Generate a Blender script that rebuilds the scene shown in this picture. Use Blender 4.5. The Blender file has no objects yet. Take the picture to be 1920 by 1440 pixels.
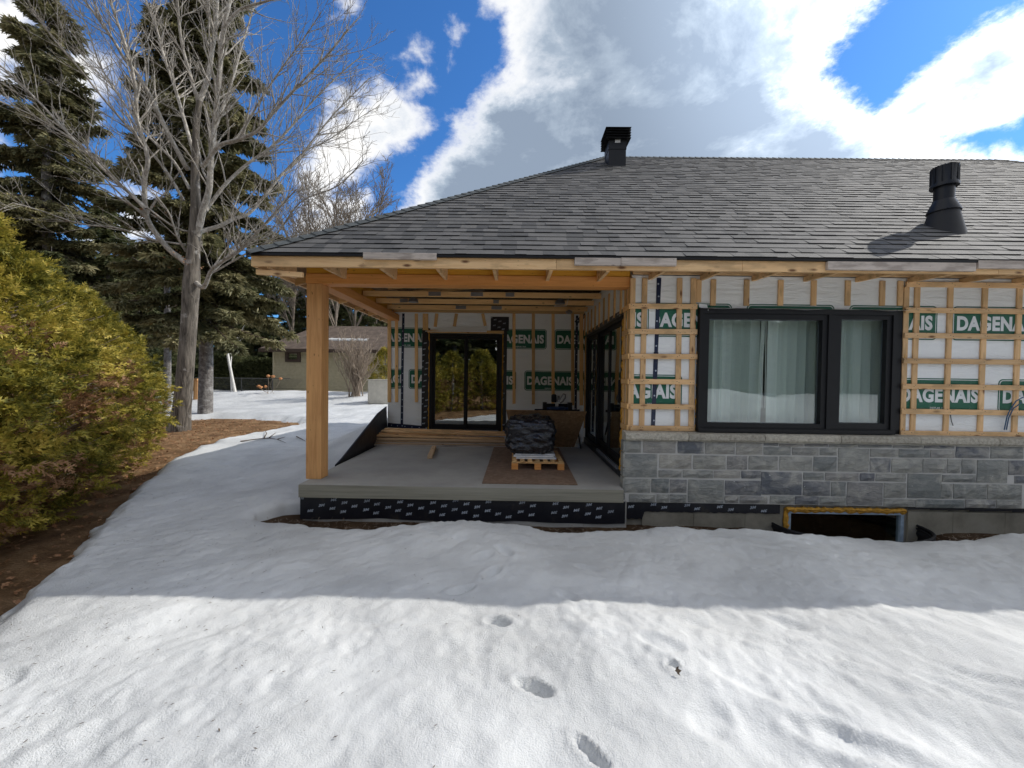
import bpy, bmesh, math, random
import numpy as np
from mathutils import Vector, Matrix
random.seed(7); rng = np.random.default_rng(7)
R = math.radians
scene = bpy.context.scene
COL = scene.collection

# ------------------------------------------------------------------ camera
F_PX = 721.0
CAM = Vector((0.0, 0.0, 1.285))
_yaw, _pit, _rol = 0.0097, R(1.0), 0.0135
_f = Vector((-math.sin(_yaw)*math.cos(_pit), math.cos(_yaw)*math.cos(_pit), -math.sin(_pit)))
_r0 = Vector((math.cos(_yaw), math.sin(_yaw), 0.0))
_u0 = _r0.cross(_f)
_r = _r0*math.cos(_rol) + _u0*math.sin(_rol)
_u = _u0*math.cos(_rol) - _r0*math.sin(_rol)
cd = bpy.data.cameras.new('camera'); cam = bpy.data.objects.new('camera', cd); COL.objects.link(cam)
cd.sensor_fit = 'HORIZONTAL'; cd.sensor_width = 36.0; cd.lens = 36.0*F_PX/1920.0
cd.clip_start = 0.05; cd.clip_end = 3000
cam.matrix_world = Matrix(((_r.x, _u.x, -_f.x, CAM.x), (_r.y, _u.y, -_f.y, CAM.y), (_r.z, _u.z, -_f.z, CAM.z), (0, 0, 0, 1)))
scene.camera = cam
def ray(px, py): return _f + _r*((px-960)/F_PX) - _u*((py-720)/F_PX)
def atY(px, py, Y):
    d = ray(px, py); t = (Y-CAM.y)/d.y; return CAM + d*t
def atZ(px, py, Z):
    d = ray(px, py); t = (Z-CAM.z)/d.z; return CAM + d*t
def atX(px, py, X):
    d = ray(px, py); t = (X-CAM.x)/d.x; return CAM + d*t

# ------------------------------------------------------------------ light and sky
SUN = Vector((3.2, 1.46, 2.865)).normalized()
SUN_STRENGTH = 3.3
SKY_STRENGTH = 0.15
scene.view_settings.view_transform = 'Standard'; scene.view_settings.look = 'None'
scene.view_settings.exposure = 0.2; scene.view_settings.gamma = 1.0
scene.view_settings.use_curve_mapping = False
sl = bpy.data.lights.new('sun', 'SUN'); sun = bpy.data.objects.new('sun', sl); COL.objects.link(sun)
sl.energy = SUN_STRENGTH; sl.angle = R(0.55); sl.color = (1.0, 0.955, 0.88)
sun.rotation_euler = SUN.to_track_quat('Z', 'Y').to_euler()
world = bpy.data.worlds.new('World'); scene.world = world; world.use_nodes = True
wt = world.node_tree; wn = wt.nodes; wl = wt.links
for n in list(wn): wn.remove(n)
def W(t, **k):
    n = wn.new(t)
    for a, b in k.items(): setattr(n, a, b)
    return n
wout = W('ShaderNodeOutputWorld')
sky = W('ShaderNodeTexSky', sky_type='NISHITA', sun_disc=False)
sky.sun_elevation = math.asin(SUN.z); sky.sun_rotation = math.atan2(SUN.x, SUN.y)
sky.air_density = 1.0; sky.dust_density = 0.3; sky.ozone_density = 3.5; sky.altitude = 200
bg1 = W('ShaderNodeBackground'); bg1.inputs[1].default_value = SKY_STRENGTH
tint = W('ShaderNodeMix', data_type='RGBA', blend_type='MULTIPLY'); tint.inputs[0].default_value = 1.0
tint.inputs[7].default_value = (0.34, 0.68, 1.0, 1)
wl.new(sky.outputs[0], tint.inputs[6]); wl.new(tint.outputs[2], bg1.inputs[0])
tc = W('ShaderNodeTexCoord')
nrm = W('ShaderNodeVectorMath', operation='NORMALIZE'); wl.new(tc.outputs['Generated'], nrm.inputs[0])
def wmath(op, a, b=None, c=None, clamp=False):
    n = W('ShaderNodeMath', operation=op); n.use_clamp = clamp
    for i, v in enumerate((a, b, c)):
        if v is None: continue
        if isinstance(v, (int, float)): n.inputs[i].default_value = v
        else: wl.new(v, n.inputs[i])
    return n.outputs[0]
def wnoise(scale, detail, rough, off=(0, 0, 0), sc=(1, 1, 1), dist=0.0):
    m = W('ShaderNodeMapping'); m.inputs[1].default_value = off; m.inputs[3].default_value = sc
    wl.new(nrm.outputs[0], m.inputs[0])
    n = W('ShaderNodeTexNoise'); n.inputs['Scale'].default_value = scale; n.inputs['Detail'].default_value = detail
    n.inputs['Roughness'].default_value = rough; n.inputs['Distortion'].default_value = dist
    wl.new(m.outputs[0], n.inputs['Vector']); return n.outputs[0]
# clouds: convex outlines between real sky directions (great-circle edges), broken up by noise
SHAPES = [[(690, 450), (726, 397), (850, 232), (945, 135), (1350, -60), (1500, 400), (1100, 640)],
          [(930, -80), (958, 190), (1400, 350), (1560, 120), (1560, -250), (1200, -350)],
          [(1100, 60), (1500, 90), (1700, 215), (1860, 300), (1810, 430), (1200, 640), (950, 500)],
          [(1590, 195), (1780, 72), (1985, -105), (2600, -260), (2400, 60), (1935, 203), (1800, 330), (1600, 420)],
          [(1380, 190), (1530, 120), (1680, 18), (1730, -120), (1380, -200)],
          [(560, 330), (640, 165), (712, 140), (765, 190), (822, 243), (740, 315), (560, 430)],
          [(560, 430), (620, 350), (700, 340), (722, 395), (640, 480)],
          [(1850, 330), (1872, 290), (1990, 280), (2300, 420), (1900, 420)],
          [(60, 130), (130, 60), (200, 110), (180, 240), (90, 240)], [(-260, 200), (-60, 20), (60, 10), (40, 100), (-20, 320)], [(150, 460), (215, 340), (320, 350), (290, 480)],
          [(742, 110), (760, 68), (815, 82), (795, 120)], [(825, 15), (865, 5), (875, 60), (848, 88)], [(730, 180), (800, 125), (812, 160), (760, 195)], [(610, 45), (640, -20), (700, -60), (670, 30)], [(900, 20), (880, -60), (1010, -60), (1000, 40)]]
acc = None
for sh_i, P_ in enumerate(SHAPES):
    dd = [ray(x, y).normalized() for x, y in P_]; cen = sum(dd, Vector())/len(dd); mn = None
    for a_, b_ in zip(dd, dd[1:]+dd[:1]):
        n_ = a_.cross(b_).normalized(); n_ = n_ if n_.dot(cen) > 0 else -n_
        dn = W('ShaderNodeVectorMath', operation='DOT_PRODUCT'); wl.new(nrm.outputs[0], dn.inputs[0]); dn.inputs[1].default_value = n_
        mn = dn.outputs['Value'] if mn is None else wmath('MINIMUM', mn, dn.outputs['Value'])
    mn = wmath('ADD', mn, -.004 if 11 <= sh_i <= 14 else .0)
    acc = mn if acc is None else wmath('MAXIMUM', acc, mn)
acc = wmath('MAXIMUM', wmath('MULTIPLY', acc, 11.0), -1.2)
# everywhere else: unseen cumulus, made denser and whiter to brighten the front walls
sepd = W('ShaderNodeSeparateXYZ'); wl.new(nrm.outputs[0], sepd.inputs[0])
away = W('ShaderNodeMapRange'); wl.new(sepd.outputs[1], away.inputs[0]); away.inputs[1].default_value = 0.45; away.inputs[2].default_value = 0.2
rest = wmath('MULTIPLY', wmath('MULTIPLY', wmath('SUBTRACT', wnoise(1.7, 2, .5, (3, 1, 2)), .22), 6.0), away.outputs[0])
acc = wmath('ADD', acc, rest); acc = wmath('MINIMUM', acc, 1.6)
n1 = wnoise(3.6, 12, .66, (1.3, .2, .7), (1, 1, 1.35), .25)
n2 = wnoise(17, 8, .66, (5, 2, 1), (1, 1, 1.6))
Fd = wmath('ADD', acc, wmath('MULTIPLY', wmath('SUBTRACT', n1, .5), 1.9))
Fd = wmath('ADD', Fd, wmath('MULTIPLY', wmath('SUBTRACT', n2, .5), .7))
al = W('ShaderNodeMapRange', interpolation_type='SMOOTHSTEP'); wl.new(Fd, al.inputs[0]); al.inputs[1].default_value = -.08; al.inputs[2].default_value = .42
al.inputs[4].default_value = 0.98
# the thick middle of the big cloud is grey from below, the rest is lit through
GREY = [(1010, 230, 22, .50), (880, 340, 14, .35), (1250, 250, 20, .42), (1540, 280, 17, .62), (1130, 330, 16, .3), (1450, 130, 9, .25), (-200, 300, 14, .4), (2300, 500, 14, .4)]
gacc = None
for px, py, rad, w in GREY:
    d = ray(px, py).normalized()
    dn = W('ShaderNodeVectorMath', operation='DOT_PRODUCT'); wl.new(nrm.outputs[0], dn.inputs[0]); dn.inputs[1].default_value = d
    mr = W('ShaderNodeMapRange', interpolation_type='SMOOTHSTEP'); wl.new(dn.outputs['Value'], mr.inputs[0])
    mr.inputs[1].default_value = math.cos(R(rad)); mr.inputs[2].default_value = math.cos(R(rad*0.2)); mr.inputs[4].default_value = w
    gacc = mr.outputs[0] if gacc is None else wmath('ADD', gacc, mr.outputs[0])
gacc = wmath('ADD', wmath('MINIMUM', gacc, .8), wmath('ADD', wmath('MULTIPLY', away.outputs[0], -.05), .12))
n3 = wnoise(4.6, 10, .62, (7.2, 3.1, 4.4), (.9, 1, 1.6), .25)
th = W('ShaderNodeMapRange', interpolation_type='SMOOTHSTEP'); wl.new(Fd, th.inputs[0]); th.inputs[1].default_value = .1; th.inputs[2].default_value = 1.1
shade = wmath('MULTIPLY', th.outputs[0], wmath('ADD', gacc, wmath('MULTIPLY', wmath('SUBTRACT', n3, .46), 3.6)), None, True)
cr = W('ShaderNodeValToRGB'); wl.new(shade, cr.inputs[0])
cr.color_ramp.elements[0].position = 0; cr.color_ramp.elements[0].color = (1.0, .99, .97, 1)
cr.color_ramp.elements[1].position = 1; cr.color_ramp.elements[1].color = (.27, .335, .43, 1)
e = cr.color_ramp.elements.new(.35); e.color = (.66, .71, .78, 1)
e = cr.color_ramp.elements.new(.7); e.color = (.38, .455, .55, 1)
sd = W('ShaderNodeVectorMath', operation='DOT_PRODUCT'); wl.new(nrm.outputs[0], sd.inputs[0]); sd.inputs[1].default_value = SUN
sg = W('ShaderNodeMapRange', interpolation_type='SMOOTHSTEP'); wl.new(sd.outputs['Value'], sg.inputs[0]); sg.inputs[1].default_value = .72; sg.inputs[2].default_value = 1.0
sg.inputs[3].default_value = .98; sg.inputs[4].default_value = 2.2
bg2 = W('ShaderNodeBackground'); wl.new(sg.outputs[0], bg2.inputs[1]); wl.new(cr.outputs[0], bg2.inputs[0])
mixw = W('ShaderNodeMixShader'); wl.new(al.outputs[0], mixw.inputs[0]); wl.new(bg1.outputs[0], mixw.inputs[1]); wl.new(bg2.outputs[0], mixw.inputs[2])
wl.new(mixw.outputs[0], wout.inputs[0])

# ------------------------------------------------------------------ object helpers
def link(o): COL.objects.link(o); return o
WM = {}
def tag(o, label=None, cat=None, group=None, kind=None):
    if label: o['label'] = label
    if cat: o['category'] = cat
    if group: o['group'] = group
    if kind: o['kind'] = kind
    return o
def adopt(o, parent, world=None):
    world = world or Matrix.Identity(4)
    WM[o.name] = world
    if parent is not None:
        o.parent = parent; o.matrix_parent_inverse = WM[parent.name].inverted()
    o.matrix_basis = world
    return o
def thing(name, label, cat, loc=(0, 0, 0), group=None, parent=None):
    o = link(bpy.data.objects.new(name, None)); o.empty_display_size = .2
    adopt(o, parent, Matrix.Translation(loc))
    return tag(o, label, cat, group)
def mesh_np(name, V, Fc, mat=None, smooth=False):
    V = np.asarray(V, dtype=np.float32); Fc = np.asarray(Fc, dtype=np.int32); k = Fc.shape[1]; n = len(Fc)
    me = bpy.data.meshes.new(name); me.vertices.add(len(V)); me.vertices.foreach_set('co', V.ravel())
    me.loops.add(n*k); me.loops.foreach_set('vertex_index', Fc.ravel())
    me.polygons.add(n); me.polygons.foreach_set('loop_start', np.arange(0, n*k, k, dtype=np.int32))
    me.polygons.foreach_set('loop_total', np.full(n, k, dtype=np.int32))
    if smooth: me.polygons.foreach_set('use_smooth', np.ones(n, dtype=bool))
    me.update(calc_edges=True); me.validate()
    if mat: me.materials.append(mat)
    return me
def put(name, me, parent=None, world=None, kind=None):
    o = link(bpy.data.objects.new(name, me)); adopt(o, parent, world)
    if kind: o['kind'] = kind
    return o
class MB:
    def __init__(s): s.v = []; s.f = []
    def box(s, x0, x1, y0, y1, z0, z1):
        b = len(s.v)
        s.v += [(x0,y0,z0),(x1,y0,z0),(x1,y1,z0),(x0,y1,z0),(x0,y0,z1),(x1,y0,z1),(x1,y1,z1),(x0,y1,z1)]
        s.f += [(b,b+3,b+2,b+1),(b+4,b+5,b+6,b+7),(b,b+1,b+5,b+4),(b+1,b+2,b+6,b+5),(b+2,b+3,b+7,b+6),(b+3,b,b+4,b+7)]; return s
    def poly(s, pts):
        b = len(s.v); s.v += [tuple(p) for p in pts]; s.f.append(tuple(range(b, b+len(pts)))); return s
    def prism(s, pts, d):
        b = len(s.v); n = len(pts); d = Vector(d)
        s.v += [tuple(p) for p in pts] + [tuple(Vector(p)+d) for p in pts]
        s.f.append(tuple(range(b, b+n))); s.f.append(tuple(range(b+2*n-1, b+n-1, -1)))
        for i in range(n): s.f.append((b+i, b+i+n, b+(i+1) % n+n, b+(i+1) % n))
        return s
    def tube(s, pts, rad, n=8, cap=True):
        b = len(s.v); P = [Vector(p) for p in pts]; m = len(P)
        if not hasattr(rad, '__len__'): rad = [rad]*m
        ref = None
        for i, p in enumerate(P):
            t = (P[min(i+1, m-1)]-P[max(i-1, 0)]).normalized()
            if ref is None: ref = Vector((0, 0, 1)) if abs(t.z) < .9 else Vector((1, 0, 0))
            a = t.cross(ref).normalized(); c = a.cross(t).normalized(); ref = c
            for k in range(n):
                an = 2*math.pi*k/n; s.v.append(tuple(p+a*math.cos(an)*rad[i]+c*math.sin(an)*rad[i]))
        for i in range(m-1):
            for k in range(n):
                k2 = (k+1) % n; s.f.append((b+i*n+k, b+i*n+k2, b+(i+1)*n+k2, b+(i+1)*n+k))
        if cap:
            s.f.append(tuple(b+k for k in reversed(range(n)))); s.f.append(tuple(b+(m-1)*n+k for k in range(n)))
        return s
    def lathe(s, prof, n=32, c=(0, 0, 0)):
        b = len(s.v); m = len(prof)
        for r_, z in prof:
            for k in range(n):
                an = 2*math.pi*k/n; s.v.append((c[0]+r_*math.cos(an), c[1]+r_*math.sin(an), c[2]+z))
        for i in range(m-1):
            for k in range(n):
                k2 = (k+1) % n; s.f.append((b+i*n+k, b+i*n+k2, b+(i+1)*n+k2, b+(i+1)*n+k))
        s.f.append(tuple(b+k for k in reversed(range(n)))); s.f.append(tuple(b+(m-1)*n+k for k in range(n)))
        return s
    def mesh(s, name, mat, smooth=False):
        me = bpy.data.meshes.new(name); me.from_pydata(s.v, [], s.f); me.update()
        if mat: me.materials.append(mat)
        if smooth: me.polygons.foreach_set('use_smooth', [True]*len(me.polygons)); me.set_sharp_from_angle(angle=R(40))
        return me
    def build(s, name, mat, parent=None, smooth=False, world=None, kind=None):
        return put(name, s.mesh(name, mat, smooth), parent, world, kind)
def box(name, x0, x1, y0, y1, z0, z1, mat, parent=None):
    return MB().box(min(x0,x1), max(x0,x1), min(y0,y1), max(y0,y1), min(z0,z1), max(z0,z1)).build(name, mat, parent)
_bc = {}
def board(name, p0, p1, w, t, mat, parent=None, nrm_=(0, -1, 0), bev=.0025):
    """a board from p0 to p1 on its centre line; w across, t through; grain runs along local X"""
    p0 = Vector(p0); p1 = Vector(p1); ax = (p1-p0); L = ax.length; ax.normalize()
    nn = Vector(nrm_); nn = (nn-ax*nn.dot(ax)).normalized(); wd = nn.cross(ax).normalized()
    key = (round(L, 3), round(w, 4), round(t, 4), mat.name)
    me = _bc.get(key)
    if me is None:
        bm = bmesh.new(); bmesh.ops.create_cube(bm, size=1)
        bmesh.ops.scale(bm, vec=(L, w, t), verts=bm.verts)
        if bev: bmesh.ops.bevel(bm, geom=list(bm.edges), offset=min(bev, t*.2, w*.2), segments=1, affect='EDGES')
        me = bpy.data.meshes.new(name); bm.to_mesh(me); bm.free(); me.materials.append(mat); _bc[key] = me
    c = (p0+p1)/2
    M = Matrix(((ax.x, wd.x, nn.x, c.x), (ax.y, wd.y, nn.y, c.y), (ax.z, wd.z, nn.z, c.z), (0, 0, 0, 1)))
    return put(name, me, parent, M)
def tubes(P, Rr, n=4):
    """batch of polylines P (m,k,3) with radii (m,k) -> verts, quads"""
    P = np.asarray(P, float); Rr = np.asarray(Rr, float); m, k, _ = P.shape
    T = np.empty_like(P); T[:, 1:-1] = P[:, 2:]-P[:, :-2]; T[:, 0] = P[:, 1]-P[:, 0]; T[:, -1] = P[:, -1]-P[:, -2]
    T /= np.linalg.norm(T, axis=2, keepdims=True)+1e-9
    mt = T.mean(axis=1); ref = np.where(np.abs(mt[:, 2:3]) < .8, [[0, 0, 1.]], [[1., 0, 0]])[:, None, :]
    A = np.cross(T, ref); A /= np.linalg.norm(A, axis=2, keepdims=True)+1e-9; B = np.cross(A, T)
    an = np.arange(n)*2*np.pi/n
    V = P[:, :, None, :]+Rr[:, :, None, None]*(A[:, :, None, :]*np.cos(an)[:, None]+B[:, :, None, :]*np.sin(an)[:, None])
    base = (np.arange(m)*k*n)[:, None, None]+(np.arange(k-1)*n)[None, :, None]
    a = np.arange(n)[None, None, :]; b = (a+1) % n
    Q = np.stack([base+a, base+b, base+n+b, base+n+a], axis=-1).reshape(-1, 4)
    return V.reshape(-1, 3), Q
def cat_mesh(parts):
    vs = []; fs = []; o = 0
    for v, f in parts: vs.append(v); fs.append(f+o); o += len(v)
    return np.concatenate(vs), np.concatenate(fs)
def inst(base_v, base_f, M, T):
    """stamp a small mesh: M (n,3,3), T (n,3)"""
    n = len(M); k = len(base_v)
    V = np.einsum('nij,kj->nki', M, base_v)+T[:, None, :]
    Q = base_f[None]+(np.arange(n)*k)[:, None, None]
    return V.reshape(-1, 3), Q.reshape(-1, base_f.shape[1])
# value noise
def _hash(ix, iy, s):
    n = (ix*374761393+iy*668265263+s*1442695041) & 0xffffffff
    n = ((n ^ (n >> 13))*1274126177) & 0xffffffff
    return ((n ^ (n >> 16)) & 0xffff)/65535.0
def vnoise(x, y, s=0):
    ix = np.floor(x).astype(np.int64); iy = np.floor(y).astype(np.int64); fx = x-ix; fy = y-iy
    fx = fx*fx*fx*(fx*(fx*6-15)+10); fy = fy*fy*fy*(fy*(fy*6-15)+10)
    a = _hash(ix, iy, s); b = _hash(ix+1, iy, s); c = _hash(ix, iy+1, s); d = _hash(ix+1, iy+1, s)
    return (a*(1-fx)+b*fx)*(1-fy)+(c*(1-fx)+d*fx)*fy-.5
def fbm(x, y, oct=4, s=0, g=.5):
    r = 0; a = 1.0
    for i in range(oct):
        r = r+a*vnoise(x+i*17.3, y-i*9.1, s+i); x = x*2.03; y = y*2.03; a *= g
    return r

# ------------------------------------------------------------------ materials
class Mt:
    def __init__(s, name):
        s.m = bpy.data.materials.new(name); s.m.use_nodes = True; s.t = s.m.node_tree; s.n = s.t.nodes; s.l = s.t.links
        s.b = s.n['Principled BSDF']; s.out = s.n['Material Output']; s._tc = None
    def node(s, t, **k):
        n = s.n.new(t)
        for a, b in k.items(): setattr(n, a, b)
        return n
    def coord(s, which='Object', scale=(1, 1, 1), rnd=0.0, rot=(0, 0, 0)):
        if s._tc is None: s._tc = s.node('ShaderNodeTexCoord')
        v = s._tc.outputs[which]
        if rnd:
            oi = s.node('ShaderNodeObjectInfo'); mu = s.node('ShaderNodeVectorMath', operation='MULTIPLY_ADD')
            cb = s.node('ShaderNodeCombineXYZ')
            for i in range(3): s.l.new(oi.outputs['Random'], cb.inputs[i])
            s.l.new(cb.outputs[0], mu.inputs[0]); mu.inputs[1].default_value = (rnd, rnd*1.7, rnd*.6); s.l.new(v, mu.inputs[2]); v = mu.outputs[0]
        mp = s.node('ShaderNodeMapping'); mp.inputs[3].default_value = scale; mp.inputs[2].default_value = rot; s.l.new(v, mp.inputs[0]); return mp.outputs[0]
    def noise(s, v, sc, det=4, ro=.55, dist=0.0):
        n = s.node('ShaderNodeTexNoise'); s.l.new(v, n.inputs['Vector']); n.inputs['Scale'].default_value = sc
        n.inputs['Detail'].default_value = det; n.inputs['Roughness'].default_value = ro; n.inputs['Distortion'].default_value = dist; return n.outputs[0]
    def vor(s, v, sc, feat='F1', rand=1.0):
        n = s.node('ShaderNodeTexVoronoi', feature=feat); s.l.new(v, n.inputs['Vector']); n.inputs['Scale'].default_value = sc
        n.inputs['Randomness'].default_value = rand; return n
    def ramp(s, fac, stops, interp='LINEAR'):
        n = s.node('ShaderNodeValToRGB'); s.l.new(fac, n.inputs[0]); n.color_ramp.interpolation = interp; el = n.color_ramp.elements
        while len(el) < len(stops): el.new(.5)
        for e_, (p, c) in zip(el, stops):
            e_.position = p; e_.color = (c, c, c, 1) if isinstance(c, (int, float)) else (*c, 1)
        return n.outputs[0]
    def mix(s, fac, a, b, mode='MIX'):
        n = s.node('ShaderNodeMix', data_type='RGBA', blend_type=mode)
        for i, v in ((0, fac), (6, a), (7, b)):
            if isinstance(v, (int, float)): n.inputs[i].default_value = v if i == 0 else (v, v, v, 1)
            elif isinstance(v, tuple): n.inputs[i].default_value = (*v, 1)
            else: s.l.new(v, n.inputs[i])
        return n.outputs[2]
    def math(s, op, a, b=None, clamp=False):
        n = s.node('ShaderNodeMath', operation=op); n.use_clamp = clamp
        for i, v in enumerate((a, b)):
            if v is None: continue
            if isinstance(v, (int, float)): n.inputs[i].default_value = v
            else: s.l.new(v, n.inputs[i])
        return n.outputs[0]
    def rnd(s): return s.node('ShaderNodeObjectInfo').outputs['Random']
    def bump(s, h, st=.3, d=.01, prev=None):
        n = s.node('ShaderNodeBump'); s.l.new(h, n.inputs['Height']); n.inputs['Strength'].default_value = st; n.inputs['Distance'].default_value = d
        if prev is not None: s.l.new(prev, n.inputs['Normal'])
        s.l.new(n.outputs[0], s.b.inputs['Normal']); return n.outputs[0]
    def set(s, col=None, rough=.6, spec=.4, metal=0.0):
        if col is not None:
            if isinstance(col, tuple): s.b.inputs['Base Color'].default_value = (*col, 1)
            else: s.l.new(col, s.b.inputs['Base Color'])
        if isinstance(rough, (int, float)): s.b.inputs['Roughness'].default_value = rough
        else: s.l.new(rough, s.b.inputs['Roughness'])
        s.b.inputs['Specular IOR Level'].default_value = spec; s.b.inputs['Metallic'].default_value = metal; return s
def wood(name, light, dark, knot, knots=.08, grain=1.0, var=.25, rough=.65, stain=None):
    m = Mt(name); v = m.coord('Object', (1.3, 22*grain, 22*grain), 37)
    g = m.noise(v, 1.6, 6, .62, .6); c = m.ramp(g, [(.3, dark), (.55, light), (.75, tuple(x*1.08 for x in light))])
    v2 = m.coord('Object', (.5, 5, 5), 11); big = m.noise(v2, 1.4, 3)
    c = m.mix(m.ramp(big, [(.35, 0), (.7, .5)]), c, dark)
    v3 = m.coord('Object', (4.0, 11, 11), 23); vo = m.vor(v3, 1.0)
    k = m.ramp(vo.outputs['Distance'], [(knots*.6, 1.0), (knots*1.6, 0.0)]); c = m.mix(k, c, knot)
    v4 = m.coord('Object', (9, 22, 22), 5); vn = m.vor(v4, 1.0)
    k2 = m.ramp(vn.outputs['Distance'], [(.05, .75), (.09, 0.0)]); c = m.mix(k2, c, tuple(x*.25 for x in dark))
    if stain: c = m.mix(m.ramp(m.noise(m.coord('Object', (2, 6, 6), 3), 1.5, 5), [(.5, 0), (.62, .6)]), c, stain)
    br = m.math('ADD', m.math('MULTIPLY', m.rnd(), var*2), 1-var); hs = m.node('ShaderNodeHueSaturation'); m.l.new(c, hs.inputs['Color']); m.l.new(br, hs.inputs['Value'])
    m.set(hs.outputs[0], rough, .3); m.bump(g, .25, .004); return m.m
M = {}
M['pine'] = wood('pine_lumber', (.76, .50, .26), (.62, .37, .17), (.20, .09, .035), knots=.13, var=.16, stain=(.40, .26, .13))
M['pine_warm'] = wood('porch_joist_pine', (.76, .48, .21), (.60, .34, .13), (.20, .09, .03))
M['fascia'] = wood('fascia_spruce', (.84, .57, .30), (.70, .43, .20), (.17, .08, .035), knots=.15, var=.1, stain=(.50, .33, .17))
M['fir'] = wood('douglas_fir', (.80, .36, .11), (.66, .27, .07), (.18, .07, .03), knots=.03, grain=1.2, var=.06)
M['post'] = wood('fir_post', (.74, .40, .16), (.56, .27, .10), (.22, .09, .03), knots=.05, grain=.7, var=.03)
M['lvl'] = wood('yellow_laminated_beam', (.80, .40, .045), (.66, .29, .03), (.15, .06, .02), knots=.07, var=.08)
M['grey_wood'] = wood('weathered_board', (.56, .49, .43), (.42, .36, .31), (.14, .11, .09), knots=.08, var=.1, stain=(.22, .18, .15))
M['edge_wood'] = wood('stacked_lumber', (.62, .44, .27), (.44, .29, .16), (.16, .07, .03), var=.3)
def simple(name, col, rough=.6, spec=.4, metal=0.0, noise_amt=.12, nscale=6, bump=0.0, bscale=60):
    m = Mt(name); v = m.coord('Object'); n = m.noise(v, nscale, 5, .6)
    c = m.mix(m.ramp(n, [(.3, 0), (.7, 1)]), tuple(x*(1-noise_amt) for x in col), tuple(min(1, x*(1+noise_amt)) for x in col))
    m.set(c, rough, spec, metal)
    if bump: m.bump(m.noise(v, bscale, 4), bump, .004)
    return m.m
M['black_metal'] = simple('black_aluminium', (.010, .0105, .012), .5, .28)
M['black_soft'] = simple('black_painted_steel', (.010, .011, .014), .42, .3)
M['black_rubber'] = simple('black_flashing', (.015, .015, .017), .6, .35)
M['galv'] = simple('galvanised_plate', (.32, .33, .34), .4, .5, .7)
M['foam'] = simple('spray_foam', (.50, .26, .04), .8, .2, 0, .35, 25, .9, 40)
M['white_plastic'] = simple('white_plastic', (.68, .68, .66), .5, .4)
M['label'] = simple('sticker_paper', (.6, .6, .58), .6)
M['tyvek_dark'] = None
m = Mt('house_wrap'); v = m.coord('Object')
w1 = m.noise(m.coord('Object', (1.2, 1, 7), 0, (0, .35, 0)), 2.0, 6, .6, 1.2); w2 = m.noise(v, 2.2, 4)
c = m.mix(m.ramp(w2, [(.35, 0), (.75, 1)]), (.82, .83, .81), (.88, .89, .87))
dirt = m.ramp(m.noise(v, 11, 6, .7), [(.60, 0), (.78, .35)]); c = m.mix(dirt, c, (.50, .48, .44))
m.set(c, .5, .35); m.bump(w1, .55, .035, m.bump(m.noise(v, 90, 2), .15, .002)); M['wrap'] = m.m
m = Mt('green_print'); v = m.coord('Object'); c = m.mix(m.ramp(m.noise(v, 30, 6, .7), [(.55, 0), (.75, .25)]), (.012, .115, .065), (.25, .32, .28)); m.set(c, .5, .35)
m.bump(m.noise(m.coord('Object', (1.2, 1, 7), 0, (0, .35, 0)), 2.0, 6, .6, 1.2), .5, .03); M['green'] = m.m
M['print_white'] = simple('white_print', (.74, .75, .74), .5)
M['print_grey'] = simple('grey_logo_print', (.40, .44, .50), .5, .3, 0, .3, 12)
m = Mt('black_membrane'); v = m.coord('Object'); n = m.noise(m.coord('Object', (1.5, 1.5, 1)), 3, 6, .65)
c = m.ramp(n, [(.35, (.008, .009, .014)), (.6, (.013, .014, .02)), (.72, (.04, .034, .028)), (.85, (.07, .06, .05))]); m.set(c, .38, .5); m.bump(n, .6, .02); M['membrane'] = m.m
m = Mt('navy_tape'); v = m.coord('Object'); m.set((.010, .018, .05), .3, .5); m.bump(m.noise(v, 30, 5), .5, .01); M['tape'] = m.m
m = Mt('concrete'); v = m.coord('Object'); n = m.noise(v, 1.6, 7, .65); n2_ = m.noise(m.coord('Object', (1, 1, 6)), 6, 6, .7)
c = m.ramp(n, [(.3, (.30, .29, .27)), (.55, (.36, .35, .32)), (.75, (.41, .395, .365))]); c = m.mix(m.ramp(n2_, [(.55, 0), (.75, .35)]), c, (.24, .235, .21))
m.set(c, .8, .25); m.bump(m.noise(v, 70, 5), .25, .003); M['concrete'] = m.m
m = Mt('slab_edge_concrete'); n2_ = m.noise(m.coord('Object', (.4, 1, 14)), 3, 6, .65); c = m.ramp(n2_, [(.3, (.21, .20, .155)), (.5, (.28, .265, .21)), (.7, (.33, .315, .255))]); m.set(c, .8, .25); m.bump(n2_, .4, .006); M['slab_edge'] = m.m
m = Mt('parging'); v = m.coord('Object'); n = m.noise(v, 3, 6, .65); c = m.ramp(n, [(.3, (.17, .155, .12)), (.55, (.26, .24, .19)), (.75, (.31, .29, .24))])
sp = m.ramp(m.vor(v, 28).outputs['Distance'], [(.06, 1), (.12, 0)]); c = m.mix(m.math('MULTIPLY', sp, .6), c, (.08, .07, .055)); m.set(c, .85, .2); m.bump(n, .3, .006); M['parging'] = m.m
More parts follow.
